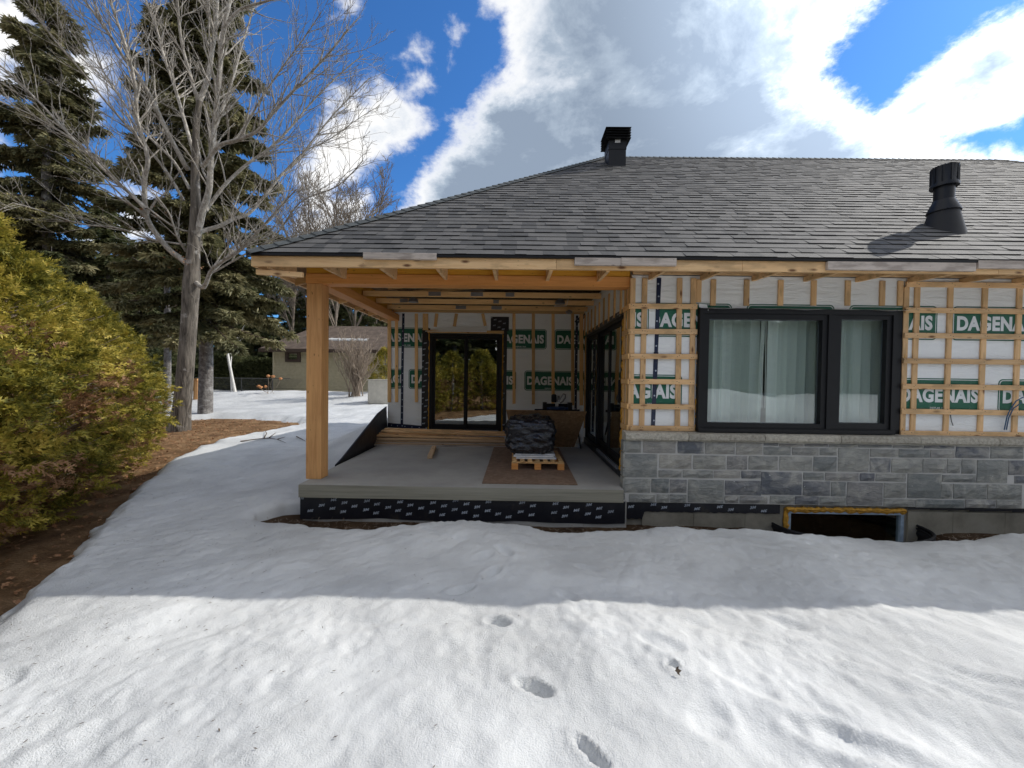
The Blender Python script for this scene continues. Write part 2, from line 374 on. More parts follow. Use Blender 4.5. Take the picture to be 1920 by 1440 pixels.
# stone: colour and veining shift from stone to stone
m = Mt('slate_stone'); v = m.coord('Object', (1, 1, 1), 61); r_ = m.rnd()
c0 = m.ramp(r_, [(.0, (.20, .215, .205)), (.2, (.36, .355, .315)), (.38, (.24, .25, .235)), (.55, (.42, .395, .345)), (.72, (.135, .145, .165)), (.86, (.29, .295, .27)), (1, (.34, .33, .29))])
vn = m.noise(m.coord('Object', (2.0, 2, 6), 61, (0, .4, 0)), 3.2, 8, .68, 1.4)
c = m.mix(m.ramp(vn, [(.35, .0), (.56, .25), (.72, .8)]), c0, (.085, .095, .11))
c = m.mix(m.ramp(m.noise(v, 5, 6, .6, .8), [(.46, 0), (.70, .7)]), c, (.50, .48, .42))
fl = m.ramp(m.noise(v, 22, 2), [(.745, 0), (.765, 1)]); c = m.mix(fl, c, (.65, .65, .62))
m.set(c, .75, .3); m.bump(vn, .9, .025, m.bump(m.noise(v, 60, 5), .4, .005)); M['stone'] = m.m
m = Mt('mortar'); v = m.coord('Object'); m.set(m.mix(m.noise(v, 6, 5), (.50, .49, .46), (.60, .585, .55)), .9, .15); m.bump(m.noise(v, 120, 3), .4, .003); M['mortar'] = m.m
m = Mt('sill_limestone'); v = m.coord('Object', (1, 1, 1), 20); n = m.noise(v, 32, 5, .65)
c = m.ramp(n, [(.35, (.30, .275, .225)), (.6, (.50, .465, .385))]); hs = m.node('ShaderNodeHueSaturation'); m.l.new(c, hs.inputs['Color']); m.l.new(m.math('ADD', m.math('MULTIPLY', m.rnd(), .3), .82), hs.inputs['Value'])
m.set(hs.outputs[0], .85, .2); m.bump(n, .9, .012); M['sill'] = m.m
# shingles
def shingle_mat(name, attr):
    m = Mt(name); v = m.coord('Object', (1, 1, 1), 17); f = m.node('ShaderNodeAttribute', attribute_name='tone').outputs['Fac'] if attr else m.rnd()
    c = m.ramp(f, [(0, (.050, .049, .048)), (.3, (.062, .061, .059)), (.42, (.083, .080, .076)), (.75, (.098, .094, .089)), (1, (.110, .105, .099))])
    g = m.noise(v, 260, 3, .7); c = m.mix(.6, c, m.ramp(g, [(.3, .45), (.7, 1.5)]), 'MULTIPLY')
    c = m.mix(m.ramp(m.noise(v, 3, 4), [(.4, 0), (.8, .25)]), c, (.13, .128, .12))
    m.set(c, .82, .42); m.bump(g, .6, .003); return m.m
M['asphalt_edge_shade'] = None
M['shingle'] = shingle_mat('asphalt_shingle', False); M['shingle_far'] = shingle_mat('asphalt_shingle_rows', True)
M['asphalt_edge_shade'] = simple('bare_asphalt_edge_shade', (.012, .012, .013), .8, .2)  # bare asphalt edge with the shadow line between shingle rows painted in
M['cap_shingle'] = simple('hip_cap_shingle', (.075, .082, .082), .85, .25, 0, .25, 9, .5, 200)
def osb_mat(name, a, b, dk):
    m = Mt(name); v = m.coord('Object'); vo = m.vor(m.coord('Object', (1, 1.6, 1.6)), 22); vo2 = m.vor(m.coord('Object', (1.7, 1, 1), 0, (0, 0, .6)), 15)
    s1 = m.node('ShaderNodeSeparateColor'); m.l.new(vo.outputs['Color'], s1.inputs[0]); s2 = m.node('ShaderNodeSeparateColor'); m.l.new(vo2.outputs['Color'], s2.inputs[0])
    c = m.mix(s1.outputs[0], a, b); c = m.mix(m.math('MULTIPLY', s2.outputs[1], .5), c, dk)
    c = m.mix(m.ramp(m.noise(v, 3, 4), [(.45, 0), (.7, .4)]), c, tuple(x*.75 for x in a)); m.set(c, .75, .25); m.bump(vo.outputs['Distance'], .3, .004); return m.m
M['osb'] = osb_mat('strand_board', (.36, .21, .10), (.50, .32, .17), (.25, .13, .055))
M['osb_deck'] = osb_mat('roof_deck_board', (.40, .28, .17), (.50, .36, .22), (.30, .19, .10))
M['osb_wet'] = osb_mat('dirty_strand_board', (.20, .13, .09), (.27, .19, .135), (.14, .09, .06))
m = Mt('black_tarp'); v = m.coord('Object'); n = m.noise(m.coord('Object', (1, 1, 2.2), 0, (0, .5, 0)), 9, 6, .6, 2.2)
m.set(m.ramp(n, [(.35, (.008, .009, .012)), (.6, (.016, .018, .026)), (.75, (.012, .02, .06))]), .2, .7); m.bump(n, .3, .03); M['tarp'] = m.m
# glass
def glass(name, tint, refl, rough=.0, wav=.0):
    m = Mt(name); m.n.remove(m.b); tr = m.node('ShaderNodeBsdfTransparent'); tr.inputs[0].default_value = (*tint, 1)
    gl = m.node('ShaderNodeBsdfGlossy'); gl.inputs['Roughness'].default_value = rough; gl.inputs['Color'].default_value = (.93, .97, .95, 1)
    fr = m.node('ShaderNodeFresnel'); fr.inputs[0].default_value = 1.5
    geo = m.node('ShaderNodeNewGeometry'); f = m.math('MULTIPLY', m.math('ADD', m.math('MULTIPLY', fr.outputs[0], 1.6), refl), m.math('SUBTRACT', 1.0, geo.outputs['Backfacing']), True)
    if wav:
        bn = m.node('ShaderNodeBump'); bn.inputs['Strength'].default_value = wav; bn.inputs['Distance'].default_value = .02
        m.l.new(m.noise(m.coord('Object'), 2.2, 2), bn.inputs['Height']); m.l.new(bn.outputs[0], gl.inputs['Normal'])
    mx = m.node('ShaderNodeMixShader'); m.l.new(f, mx.inputs[0]); m.l.new(tr.outputs[0], mx.inputs[1]); m.l.new(gl.outputs[0], mx.inputs[2]); m.l.new(mx.outputs[0], m.out.inputs[0]); return m.m
M['glass'] = glass('window_glass', (.95, .98, .965), .09, 0, .04); M['door_glass'] = glass('door_glass', (.6, .66, .63), .24, 0, .05)
m = Mt('sheer_blind'); m.set(m.ramp(m.rnd(), [(0, (.46, .52, .48)), (.5, (.72, .78, .74)), (1, (.92, .96, .93))]), .7, .2); tl = m.node('ShaderNodeBsdfTranslucent'); tl.inputs[0].default_value = (.6, .68, .64, 1)
mx = m.node('ShaderNodeMixShader'); mx.inputs[0].default_value = .3; m.l.new(m.b.outputs[0], mx.inputs[1]); m.l.new(tl.outputs[0], mx.inputs[2]); m.l.new(mx.outputs[0], m.out.inputs[0]); M['blind'] = m.m
M['room'] = simple('painted_drywall', (.42, .42, .40), .8)
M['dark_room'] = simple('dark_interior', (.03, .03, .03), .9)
# snow
m = Mt('old_snow'); v = m.coord('Object'); n = m.noise(v, 1.1, 6, .6); c = m.mix(m.ramp(n, [(.36, 0), (.62, 1)]), (.52, .53, .53), (.66, .67, .665))
g = m.noise(v, 130, 3, .7); g2 = m.noise(v, 6, 5, .55, 0)
deb = m.ramp(m.noise(v, 46, 5, .7), [(.68, 0), (.76, .6)]); c = m.mix(m.math('MULTIPLY', deb, m.ramp(m.noise(v, 1.1, 3), [(.45, .05), (.65, .8)])), c, (.34, .28, .22))
m.set(c, m.ramp(m.noise(v, 420, 1), [(.52, .75), (.66, .12)]), .45)
gm = m.math('MULTIPLY', g, m.ramp(m.noise(v, .8, 3), [(.35, .25), (.6, 1.0)]))
b1 = m.bump(g2, .55, .035); m.bump(gm, 1.0, .010, b1); M['snow'] = m.m
m = Mt('needle_litter_soil'); v = m.coord('Object'); n = m.noise(v, 2.2, 6, .6); c = m.ramp(n, [(.3, (.10, .055, .028)), (.5, (.22, .13, .065)), (.7, (.36, .235, .13))])
f_ = m.noise(m.coord('Object', (1, 4, 1), 0, (0, 0, .5)), 26, 5, .7, 1.0); c = m.mix(.7, c, m.ramp(f_, [(.3, .35), (.7, 1.7)]), 'MULTIPLY')
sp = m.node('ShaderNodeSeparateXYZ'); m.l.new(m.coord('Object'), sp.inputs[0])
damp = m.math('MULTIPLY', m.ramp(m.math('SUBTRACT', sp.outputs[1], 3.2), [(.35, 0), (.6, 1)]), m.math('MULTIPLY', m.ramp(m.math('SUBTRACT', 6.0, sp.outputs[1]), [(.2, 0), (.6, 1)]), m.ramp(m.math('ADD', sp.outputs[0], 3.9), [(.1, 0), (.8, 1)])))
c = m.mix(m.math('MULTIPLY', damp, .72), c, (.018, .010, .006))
m.set(c, .95, .15); m.bump(f_, 1.0, .03); M['soil'] = m.m
def bark(name, a, b, patch, ps, sc=(9, 9, 1.6), pth=.55):
    m = Mt(name); v = m.coord('Object', sc); n = m.noise(v, 2.0, 7, .68, .6); c = m.ramp(n, [(.32, a), (.62, b)])
    c = m.mix(m.ramp(m.noise(m.coord('Object'), ps, 5, .6), [(pth, 0), (pth+.12, .8)]), c, patch); m.set(c, .9, .2); m.bump(n, 1.0, .05); return m.m
M['bark_maple'] = bark('maple_bark', (.030, .025, .020), (.22, .19, .155), (.46, .43, .39), 3.2, (6.5, 6.5, .9), .60)
M['branch'] = bark('grey_branch_bark', (.20, .175, .145), (.46, .42, .36), (.60, .56, .50), 6, (9, 9, 3), .52)
M['bark_spruce'] = bark('spruce_bark', (.09, .08, .075), (.24, .225, .21), (.34, .33, .31), 6, (5, 5, 5), .5)
M['bark_birch'] = bark('birch_bark', (.70, .68, .64), (.74, .72, .68), (.04, .035, .03), 5, (2, 2, 10), .62)
M['twig'] = simple('pale_twigs', (.30, .24, .185), .9, .2, 0, .3, 5)
M['far_twig'] = simple('far_twigs', (.20, .165, .13), .9, .2, 0, .3, 5)
M['twig_dark'] = simple('dark_twigs', (.10, .075, .055), .9, .2, 0, .3, 5)
def leafm(name, stops, transl=.3, tcol=None, sc=1.6, rough=.6):
    m = Mt(name); v = m.coord('Object'); n = m.noise(v, sc, 3, .6); n2_ = m.noise(v, sc*14, 2, .5)
    f = m.math('ADD', m.math('MULTIPLY', n, .55), m.math('MULTIPLY', n2_, .45)); c = m.ramp(f, stops); m.set(c, rough, .3)
    tl = m.node('ShaderNodeBsdfTranslucent'); m.l.new(c, tl.inputs[0]); mx = m.node('ShaderNodeMixShader'); mx.inputs[0].default_value = transl
    m.l.new(m.b.outputs[0], mx.inputs[1]); m.l.new(tl.outputs[0], mx.inputs[2]); m.l.new(mx.outputs[0], m.out.inputs[0]); return m.m
M['cedar'] = leafm('cedar_foliage', [(.34, (.05, .065, .012)), (.45, (.16, .155, .026)), (.53, (.38, .32, .05)), (.62, (.66, .52, .12))], .35)
M['cedar_brown'] = leafm('dead_cedar_foliage', [(.35, (.16, .075, .035)), (.55, (.32, .18, .09)), (.7, (.48, .32, .2))], .25)
M['needle'] = leafm('spruce_needles', [(.34, (.05, .055, .025)), (.48, (.15, .145, .065)), (.62, (.36, .32, .17))], .32, sc=.7)
M['needle_dark'] = leafm('dark_conifer_needles', [(.34, (.035, .046, .02)), (.48, (.10, .115, .045)), (.62, (.25, .25, .12))], .3, sc=.5)
M['dead_leaf'] = leafm('dead_leaves', [(.35, (.14, .06, .03)), (.5, (.30, .15, .07)), (.66, (.48, .30, .17))], .2, sc=6)
M['siding'] = simple('beige_siding', (.47, .415, .28), .7)
M['brown_roof'] = simple('brown_shed_roof', (.115, .088, .07), .9, .2, 0, .35, 3, .5, 30)
M['brown_trim'] = simple('brown_trim', (.055, .035, .025), .6)
M['hvac'] = simple('cream_cabinet', (.50, .47, .40), .5)
M['hydrangea'] = simple('dried_hydrangea', (.42, .20, .09), .9, .2, 0, .4, 30)
M['log'] = simple('cut_firewood', (.45, .24, .10), .8)
M['wire'] = simple('chain_link_wire', (.16, .16, .15), .5, .5, .5)
M['blue_cable'] = simple('blue_cable', (.05, .11, .20), .5)
M['vinyl'] = simple('grey_blue_vinyl', (.30, .38, .46), .45, .4, 0, .25, 12)
M['saw_blue'] = simple('saw_blue_paint', (.02, .05, .13), .4)
M['grey_alu'] = simple('dull_aluminium', (.26, .28, .32), .4, .5, .6)
# ================================================================== ground and snow
GZ = -0.46
def poly_px(pts, z): return [(atZ(x, y, z).x, atZ(x, y, z).y) for x, y in pts]
DIRT = poly_px([(0, 1135), (62, 1068), (120, 1032), (205, 950), (262, 900), (317, 864), (372, 838), (432, 817), (510, 802), (572, 792)], -.3)
DIRT += [(-6.9, 13.2), (-8.2, 13.6), (-9.5, 14.0), (-11.3, 14.2), (-12.6, 13.4), (-14.5, 12.0), (-22, 12), (-30, 8), (-30, -12), (14, -12), (12, -9), (5, -6.5), (1.5, -3.2), (.2, -1.6), (-1.3, -.3), (-2.5, 1.1)]
TRENCH = [(-2.95, 4.42), (-2.86, 4.3), (-2.4, 4.22), (-2.0, 4.12), (-1.5, 4.05), (-1.1, 4.1), (-.9, 4.22), (-.35, 4.26), (.1, 4.18), (.5, 4.08), (1.0, 4.1), (1.5, 4.12), (2.4, 4.2), (3.2, 4.14), (4.4, 4.06), (5.2, 4.14), (6.2, 4.1), (9, 4.1), (16, 4.2), (16, 13.6), (-2.55, 13.6), (-2.55, 4.75), (-2.8, 4.62)]
def sdist(X, Y, poly):
    """signed distance, positive inside"""
    n = len(poly); d = np.full(X.shape, 1e9); ins = np.zeros(X.shape, bool)
    for i in range(n):
        x0, y0 = poly[i]; x1, y1 = poly[(i+1) % n]; ex, ey = x1-x0, y1-y0
        t = np.clip(((X-x0)*ex+(Y-y0)*ey)/(ex*ex+ey*ey+1e-12), 0, 1); d = np.minimum(d, np.hypot(X-x0-t*ex, Y-y0-t*ey))
        c = ((y0 > Y) != (y1 > Y)) & (X < (x1-x0)*(Y-y0)/(y1-y0+1e-12)+x0); ins ^= c
    return np.where(ins, d, -d)
def sstep(x, a, b):
    t = np.clip((x-a)/(b-a), 0, 1); return t*t*(3-2*t)
def terrain(X, Y):
    """bare soil height"""
    z = GZ + .0*X
    z = z + .30*sstep(Y, 12, 24)+.35*sstep(Y, 24, 60) + .05*fbm(X*.5, Y*.5, 3, 5)
    z = z + .35*sstep(-Y, 4, 12)
    z = z - .55*np.exp(-(((X-3.95)/.85)**2+((Y-4.55)/.36)**2)**2)       # window well
    return z
def gauss(X, Y, cx, cy, rx, ry, ang):
    c, s = math.cos(ang), math.sin(ang); u = (X-cx)*c+(Y-cy)*s; v = -(X-cx)*s+(Y-cy)*c
    return np.sqrt((u/rx)**2+(v/ry)**2)
PRINTS = []   # footprints (x, y, rx, ry, angle, depth)
for px, py, rx, ry, a, dp in [(1003, 1288, .105, .043, -.45, .06), (936, 1163, .085, .042, -.2, .05), (921, 1076, .10, .055, .9, .05), (866, 1106, .11, .05, .5, .045), (946, 1036, .10, .06, -.9, .04), (905, 1045, .1, .05, .6, .025),
                             (1112, 1425, .11, .03, -1.0, .05), (470, 893, .13, .06, 0, .035), (466, 915, .14, .06, .1, .04), (477, 872, .13, .06, 0, .035), (462, 938, .14, .07, .2, .03), (486, 842, .14, .07, 0, .03),
                             (5, 1275, .08, .06, 0, .025), (1262, 1258, .04, .025, -.6, .05), (1860, 1275, .26, .045, -.52, .022), (1810, 1300, .22, .05, -.5, .02), (1400, 1290, .14, .05, -.7, .014), (1660, 1290, .16, .06, -.6, .016), (1480, 1170, .12, .05, -.5, .016),
                             (1240, 1215, .12, .06, -.4, .02), (1065, 1120, .12, .05, -.9, .03), (1100, 1060, .13, .06, -.5, .03), (1330, 1350, .1, .08, .3, .02), (1600, 1400, .25, .07, -.5, .03)]:
    p = atZ(px, py, -.29); PRINTS.append((p.x, p.y, rx, ry, a, dp))
def snow_z(X, Y, fine=True):
    b = -.285+.0*X
    b = b - .05*sstep(X, 1.5, 3.2)*(1-sstep(X, 4.2, 5.4))*sstep(Y, 3.2, 4.1)+.07*sstep(X, 4.8, 6.5)*sstep(Y, 3.0, 4.2)
    b = b + .05*np.exp(-((X+.7)/.7)**2-((Y-3.9)/.5)**2)
    b = b + .42*sstep(Y, 12, 24)+.35*sstep(Y, 24, 60)
    b = b + .30*np.exp(-((X+12.0)/4.5)**2-((Y-21.5)/1.6)**2)+.18*np.exp(-((X+7.2)/1.6)**2-((Y-21)/2)**2)+.12*np.exp(-((X+14.8)/1.2)**2-((Y-20.5)/1.)**2)
    # snow piled against the left side of the porch
    b = b + .62*sstep(Y, 5.0, 8.2)*np.exp(-(np.clip(-2.6-X, 0, 99)/1.15)**2)*(1-sstep(Y, 12, 17))*(X < -2.0)
    b = b + .05*np.exp(-((X+3.1)/.35)**2-((Y-4.95)/.6)**2)
    # snow banks beyond the lawn behind the camera
    b = b + .85*sstep(-Y, 2.8, 5.5)*sstep(X, 1.0, 3.2) + .5*np.exp(-((X-4.6)/2.0)**2-((Y+6.5)/1.3)**2)+.35*np.exp(-((X-8)/1.6)**2-((Y+5.5)/1.1)**2)
    b = b + .05*fbm(X*.45+3, Y*.45, 3, 1)+.035*fbm(X*1.6, Y*1.6, 3, 9)
    c, s = math.cos(.72), math.sin(.72); U = X*c+Y*s; V = -X*s+Y*c
    c2, s2 = math.cos(-.65), math.sin(-.65); U2 = X*c2+Y*s2; V2 = -X*s2+Y*c2
    wl_ = 1-sstep(X, -1.2, 1.2)
    b = b + wl_*.024*fbm(U*1.5, V*5.0, 4, 21)+(1-wl_)*.036*fbm(U2*1.5, V2*3.6, 4, 33, .45)+.02*np.abs(fbm(X*2.6, Y*2.6, 3, 37))*(1-wl_)
    if fine:
        pit = sstep(fbm(X*1.3+7, Y*1.3, 3, 81), -.15, .3); b = b + (.007+.009*pit)*fbm(X*11, Y*11, 3, 41)+(.003+.006*pit)*fbm(X*27, Y*27, 2, 51)
        for cx, cy, rx, ry, a, dp in PRINTS:
            msk = (np.abs(X-cx) < .8) & (np.abs(Y-cy) < .8)
            if not msk.any(): continue
            q = gauss(X[msk], Y[msk], cx, cy, rx, ry, a)+.30*fbm(X[msk]*9, Y[msk]*9, 4, 71)
            b[msk] += -dp*(1-sstep(q, .45, 1.15))+dp*.22*np.exp(-((q-1.3)/.25)**2)
    return b
def axis(lo, hi, flo, fhi, fine, grow):
    a = [flo]; 
    while a[-1] < fhi: a.append(a[-1]+fine)
    st = fine
    while a[-1] < hi: st *= grow; a.append(a[-1]+st)
    b = []; st = fine; x = flo
    while x > lo: st *= grow; x -= st; b.append(x)
    return np.array(b[::-1]+a)
def grid_mesh(name, xs, ys, Z, mat, keep=None):
    nx, ny = len(xs), len(ys); X, Y = np.meshgrid(xs, ys); V = np.stack([X, Y, Z], -1).reshape(-1, 3)
    i = np.arange(nx-1)[None, :]+np.arange(ny-1)[:, None]*nx
    Q = np.stack([i, i+1, i+nx+1, i+nx], -1).reshape(-1, 4)
    if keep is not None:
        k = keep.reshape(-1); Q = Q[k[Q].any(axis=1)]
        used = np.zeros(len(V), bool); used[Q.ravel()] = True; mp = np.cumsum(used)-1; V = V[used]; Q = mp[Q]
    return mesh_np(name, V, Q, mat, True)
xs = axis(-330, 330, -5.2, 5.6, .0185, 1.035); ys = axis(-330, 420, 1.2, 4.6, .0185, 1.03)
X, Y = np.meshgrid(xs, ys)
wob = .10*fbm(X*2.1, Y*2.1, 3, 61)+.05*fbm(X*9, Y*9, 3, 62)
big = .35*fbm(X*.35, Y*.35, 2, 63)*sstep(np.hypot(X, Y), 6, 12)
sd1 = sdist(X, Y, DIRT)+wob+big; sd2 = sdist(X, Y, TRENCH)+wob*.6
bare = np.maximum(sd1, sd2)
G = terrain(X, Y)
S = snow_z(X, Y)
edge = sstep(-bare, .0, .20); lip = sstep(-bare, 0.0, .03)
far_edge = sstep(-bare, .0, .5)
Sz = (G-.10)*(1-lip)+(G+(S-G)*(.30+.70*edge))*lip
Sz = np.where((sd2 > sd1), (G-.10)*(1-sstep(-bare, -.015, .05))+(G+(S-G)*(.62+.38*sstep(-bare, .0, .16)))*sstep(-bare, -.015, .05), Sz)
keep = bare < .08
put('snow', grid_mesh('snow', xs, ys, Sz, M['snow'], keep), kind='structure')
gx = axis(-900, 900, -9, 9, .10, 1.08); gy = axis(-900, 900, -6, 12, .10, 1.08); GX, GY = np.meshgrid(gx, gy)
gz = terrain(GX, GY)+.02*fbm(GX*4, GY*4, 3, 77)-1.4*((GX > 1.5) & (GX < 15.0) & (GY > 4.68) & (GY < 13.2))-.8*((GX > -2.3) & (GX <= 1.5) & (GY > 5.2) & (GY < 13.2))
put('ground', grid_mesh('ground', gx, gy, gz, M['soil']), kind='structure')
def gh(x, y):
    a = np.array([[x]], float); b = np.array([[y]], float)
    dd = max(sdist(a, b, DIRT)[0, 0], sdist(a, b, TRENCH)[0, 0]); return float(terrain(a, b)[0, 0]) if dd > 0 else float(snow_z(a, b, False)[0, 0])

# ================================================================== flat print helpers
def text_geo(s, bold=0.0, spc=1.0):
    cu = bpy.data.curves.new('t', 'FONT'); cu.body = s; cu.offset = bold; cu.space_character = 1.0+bold*1.6; cu.resolution_u = 4
    ob = bpy.data.objects.new('t', cu); COL.objects.link(ob); bpy.context.view_layer.update()
    me = bpy.data.meshes.new_from_object(ob.evaluated_get(bpy.context.evaluated_depsgraph_get()))
    V = np.array([v.co[:] for v in me.vertices])[:, :2]; Fs = [tuple(p.vertices) for p in me.polygons]
    bpy.data.objects.remove(ob); bpy.data.curves.remove(cu); bpy.data.meshes.remove(me)
    V -= V.min(axis=0); V /= V.max(axis=0); return V, Fs
T_WORD = text_geo('DAGENAIS', .046); T_SUB = text_geo('DEPUIS 1928', .015); T_3M = text_geo('3M', .05)
def rrect(u0, u1, z0, z1, r, n=6):
    P = []
    for cx, cz, a0 in ((u1-r, z0+r, -90), (u1-r, z1-r, 0), (u0+r, z1-r, 90), (u0+r, z0+r, 180)):
        for i in range(n+1): a = R(a0+90*i/n); P.append((cx+r*math.cos(a), cz+r*math.sin(a)))
    return P
def logo(parent, u1, zc, clip, fr, W_=1.047, H_=.405, name='printed_logo'):
    """a rounded green plate with white letters, right edge at u1; printed on the wrap"""
    bm = bmesh.new(); u0 = u1-W_; z0 = zc-H_/2; z1 = zc+H_/2
    def addp(P, off, mi):
        vs = [bm.verts.new((a, off, b)) for a, b in P]
        f = bm.faces.new(vs); f.material_index = mi
    addp(rrect(u0, u1, z0, z1, .055), 0, 0); addp(rrect(u0+.013, u1-.013, z0+.013, z1-.013, .045), -.0008, 1)
    addp(rrect(u0+.021, u1-.021, z0+.021, z1-.021, .04), -.0016, 0)
    for (V, Fs), (a0, a1, b0, b1) in ((T_WORD, (u0+.057, u1-.057, zc-.088, zc+.088)), (T_SUB, (u0+.42, u1-.42, z0+.035, z0+.06))):
        vs = [bm.verts.new((a0+(a1-a0)*p[0], -.0024, b0+(b1-b0)*p[1])) for p in V]
        for f in Fs:
            try: bm.faces.new([vs[i] for i in f]).material_index = 1
            except ValueError: pass
    for co, no in (((clip[0], 0, 0), (-1, 0, 0)), ((clip[1], 0, 0), (1, 0, 0)), ((0, 0, clip[2]), (0, 0, -1)), ((0, 0, clip[3]), (0, 0, 1))):
        bmesh.ops.bisect_plane(bm, geom=list(bm.verts)+list(bm.edges)+list(bm.faces), plane_co=co, plane_no=no, clear_outer=True)
    if not bm.faces: bm.free(); return
    for v in bm.verts: v.co = fr(v.co.x, v.co.z, .0015-v.co.y)
    me = bpy.data.meshes.new(name); bm.to_mesh(me); bm.free(); me.materials.append(M['green']); me.materials.append(M['print_white'])
    o = put(name, me, parent); o['label'] = 'green plate with white DAGENAIS lettering'; return o
def logos3m(parent, fr, u0, u1, z0, z1, du=.125, dz=.105, size=.066, name='printed_logo', drop=.06):
    """pale 3M marks on a slanting lattice, every other one upside down"""
    V, Fs = T_3M; mb = MB(); rr = random.Random(int(u0*97)+3)
    for j in range(-40, 60):
        for i in range(-40, 60):
            uu = u0+i*du-j*.015+rr.uniform(-.005, .005); zz = z1-.02-j*dz-i*.037+rr.uniform(-.003, .003)
            if not (u0 < uu < u1-size and z0+.015 < zz < z1-.012) or rr.random() < drop: continue
            b = len(mb.v); flip = (i % 2 == 1); a = R(7); h = size*.5
            for x, y in V:
                x = (x-.5)*size; y = (y-.5)*h
                if flip: x, y = -x, -y
                mb.v.append(tuple(fr(min(max(uu+x+y*.25, u0), u1), min(max(zz+y+x*math.sin(a), z0+.001), z1-.001), .003)))
            mb.f += [tuple(b+k for k in f) for f in Fs]
    if mb.f: o = mb.build(name, M['print_grey'], parent, kind='stuff'); o['label'] = 'rows of small pale 3M marks, every other one upside down'

# ================================================================== the house
YW = 4.66; YF = 4.12; YB = 7.80; XS = 1.38; XL = -2.90
RUN = 4.918; PIT = .78; ZE = 2.595; YR = YF+RUN; XR0 = XL+RUN; XR1 = 11.07; XRE = XR1+RUN
house = thing('house_under_construction', 'single storey house under construction with grey shingle hip roof, wrapped walls and stone base', 'house', (1.5, 4.66, -.4))
# --- front wall: wrap in pieces round the window opening
wall = box('front_wall', 1.38, 1.381, 4.9, 4.901, .6, .601, M['wrap'], house); bpy.data.objects.remove(wall)
WX0, WX1 = atY(1309, 700, YW).x, atY(1690, 700, YW).x; WZ0, WZ1 = .60, atY(1500, 581, YW).z
mb = MB(); ZT = 2.53
mb.box(XS, WX0, YW, YW+.05, -.18, ZT); mb.box(WX1, 15.2, YW, YW+.05, -.18, ZT); mb.box(WX0, WX1, YW, YW+.05, WZ1, ZT); mb.box(WX0, WX1, YW, YW+.05, -.18, WZ0)
wall = mb.build('front_wall', M['wrap'], house); wall['label'] = 'white house wrap wall with pine battens, stone base below'
back = box('porch_back_wall', -2.60, XS, YB, YB+.2, 0, 2.7, M['wrap'], house)
BX0, BX1, BZ0, BZ1 = atY(806, 700, YB).x, atY(941, 700, YB).x, .18, atY(870, 626, YB).z
bpy.data.objects.remove(back)
mb = MB(); mb.box(-2.60, BX0, YB, YB+.2, -.2, 2.72); mb.box(BX1, XS, YB, YB+.2, -.2, 2.72); mb.box(BX0, BX1, YB, YB+.2, BZ1, 2.72); mb.box(BX0, BX1, YB, YB+.2, -.2, BZ0)
back = mb.build('porch_back_wall', M['wrap'], house)
SY0, SY1, SZ0, SZ1 = 4.93, 7.42, .12, 2.10
mb = MB(); mb.box(XS, XS+.2, YW+.2, SY0, -.2, 2.6); mb.box(XS, XS+.2, SY1, YB, -.2, 2.72); mb.box(XS, XS+.2, SY0, SY1, SZ1, 2.72); mb.box(XS, XS+.2, SY0, SY1, -.2, SZ0)
side = mb.build('porch_side_wall', M['wrap'], house)
box('left_wall', -2.60, -2.42, YB+.2, 13.5, -.3, 2.6, M['wrap'], house); box('rear_wall', -2.60, 15.2, 13.3, 13.5, -.3, 2.6, M['wrap'], house)
box('right_wall', 15.0, 15.2, 4.86, 13.3, -.3, 2.6, M['wrap'], house)
# rooms behind the glass
mb = MB(); mb.box(1.59, 9.0, 8.2, 8.3, 0, 2.6); mb.box(9.0, 9.1, 4.72, 8.3, 0, 2.6); mb.box(1.59, 9.0, 4.72, 8.2, -.05, .02); mb.box(1.59, 9.0, 4.72, 8.2, 2.56, 2.6)
mb.build('living_room', M['room'], house)
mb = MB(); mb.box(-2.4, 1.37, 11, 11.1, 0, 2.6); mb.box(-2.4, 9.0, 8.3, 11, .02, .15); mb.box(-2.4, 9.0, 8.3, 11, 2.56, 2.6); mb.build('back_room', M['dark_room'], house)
fF = lambda u, z, o: Vector((u, YW-o, z)); fB = lambda u, z, o: Vector((u, YB-o, z)); fS = lambda u, z, o: Vector((XS-o, -u, z))
# printed wordmarks
tape_p = [atY(1235.5, 521, YW), atY(1230, 660, YW), atY(1224, 800, YW)]
ut = lambda z: np.interp(z, [p.z for p in reversed(tape_p)], [p.x for p in reversed(tape_p)])
zu = atY(1724, 605.5, YW).z; zl = atY(1760, 741, YW).z
uR = atY(1757, 606, YW).x
for k in range(-6, 4):
    u1 = uR-k*1.2215; hi = 15.0
    if k == 3: continue
    if u1-1.047 < WX1 and u1 > WX0:
        if k == 2: logo(wall, u1, zu, (ut(zu), WX0, 0, ZT), fF)
        logo(wall, u1, zu, (max(WX0, ut(zu)), WX1, WZ1, ZT), fF)
        if u1 > WX1: logo(wall, u1, zu, (WX1, 15, 0, ZT), fF)
    else: logo(wall, u1, zu, (ut(zu), 15, 0, ZT), fF)
uL = atY(1843, 742, YW).x
for k in range(-6, 1): logo(wall, uL-k*1.2215, zl, (WX1, 15, 0, ZT), fF)
logo(wall, atY(1278.5, 736, YW).x, zl, (ut(zl), WX0, 0, ZT), fF)
logo(wall, atY(1216.5, 598, YW).x, zu, (XS, ut(zu), 0, ZT), fF)
logo(wall, atY(1311, 736, YW).x, zl, (XS, ut(zl), 0, ZT), fF)
zbu = atY(1000, 636, YB).z; zbl = atY(1000, 713.7, YB).z; bt = atY(756.7, 680, YB).x; bt2 = atY(1082, 640, YB).x
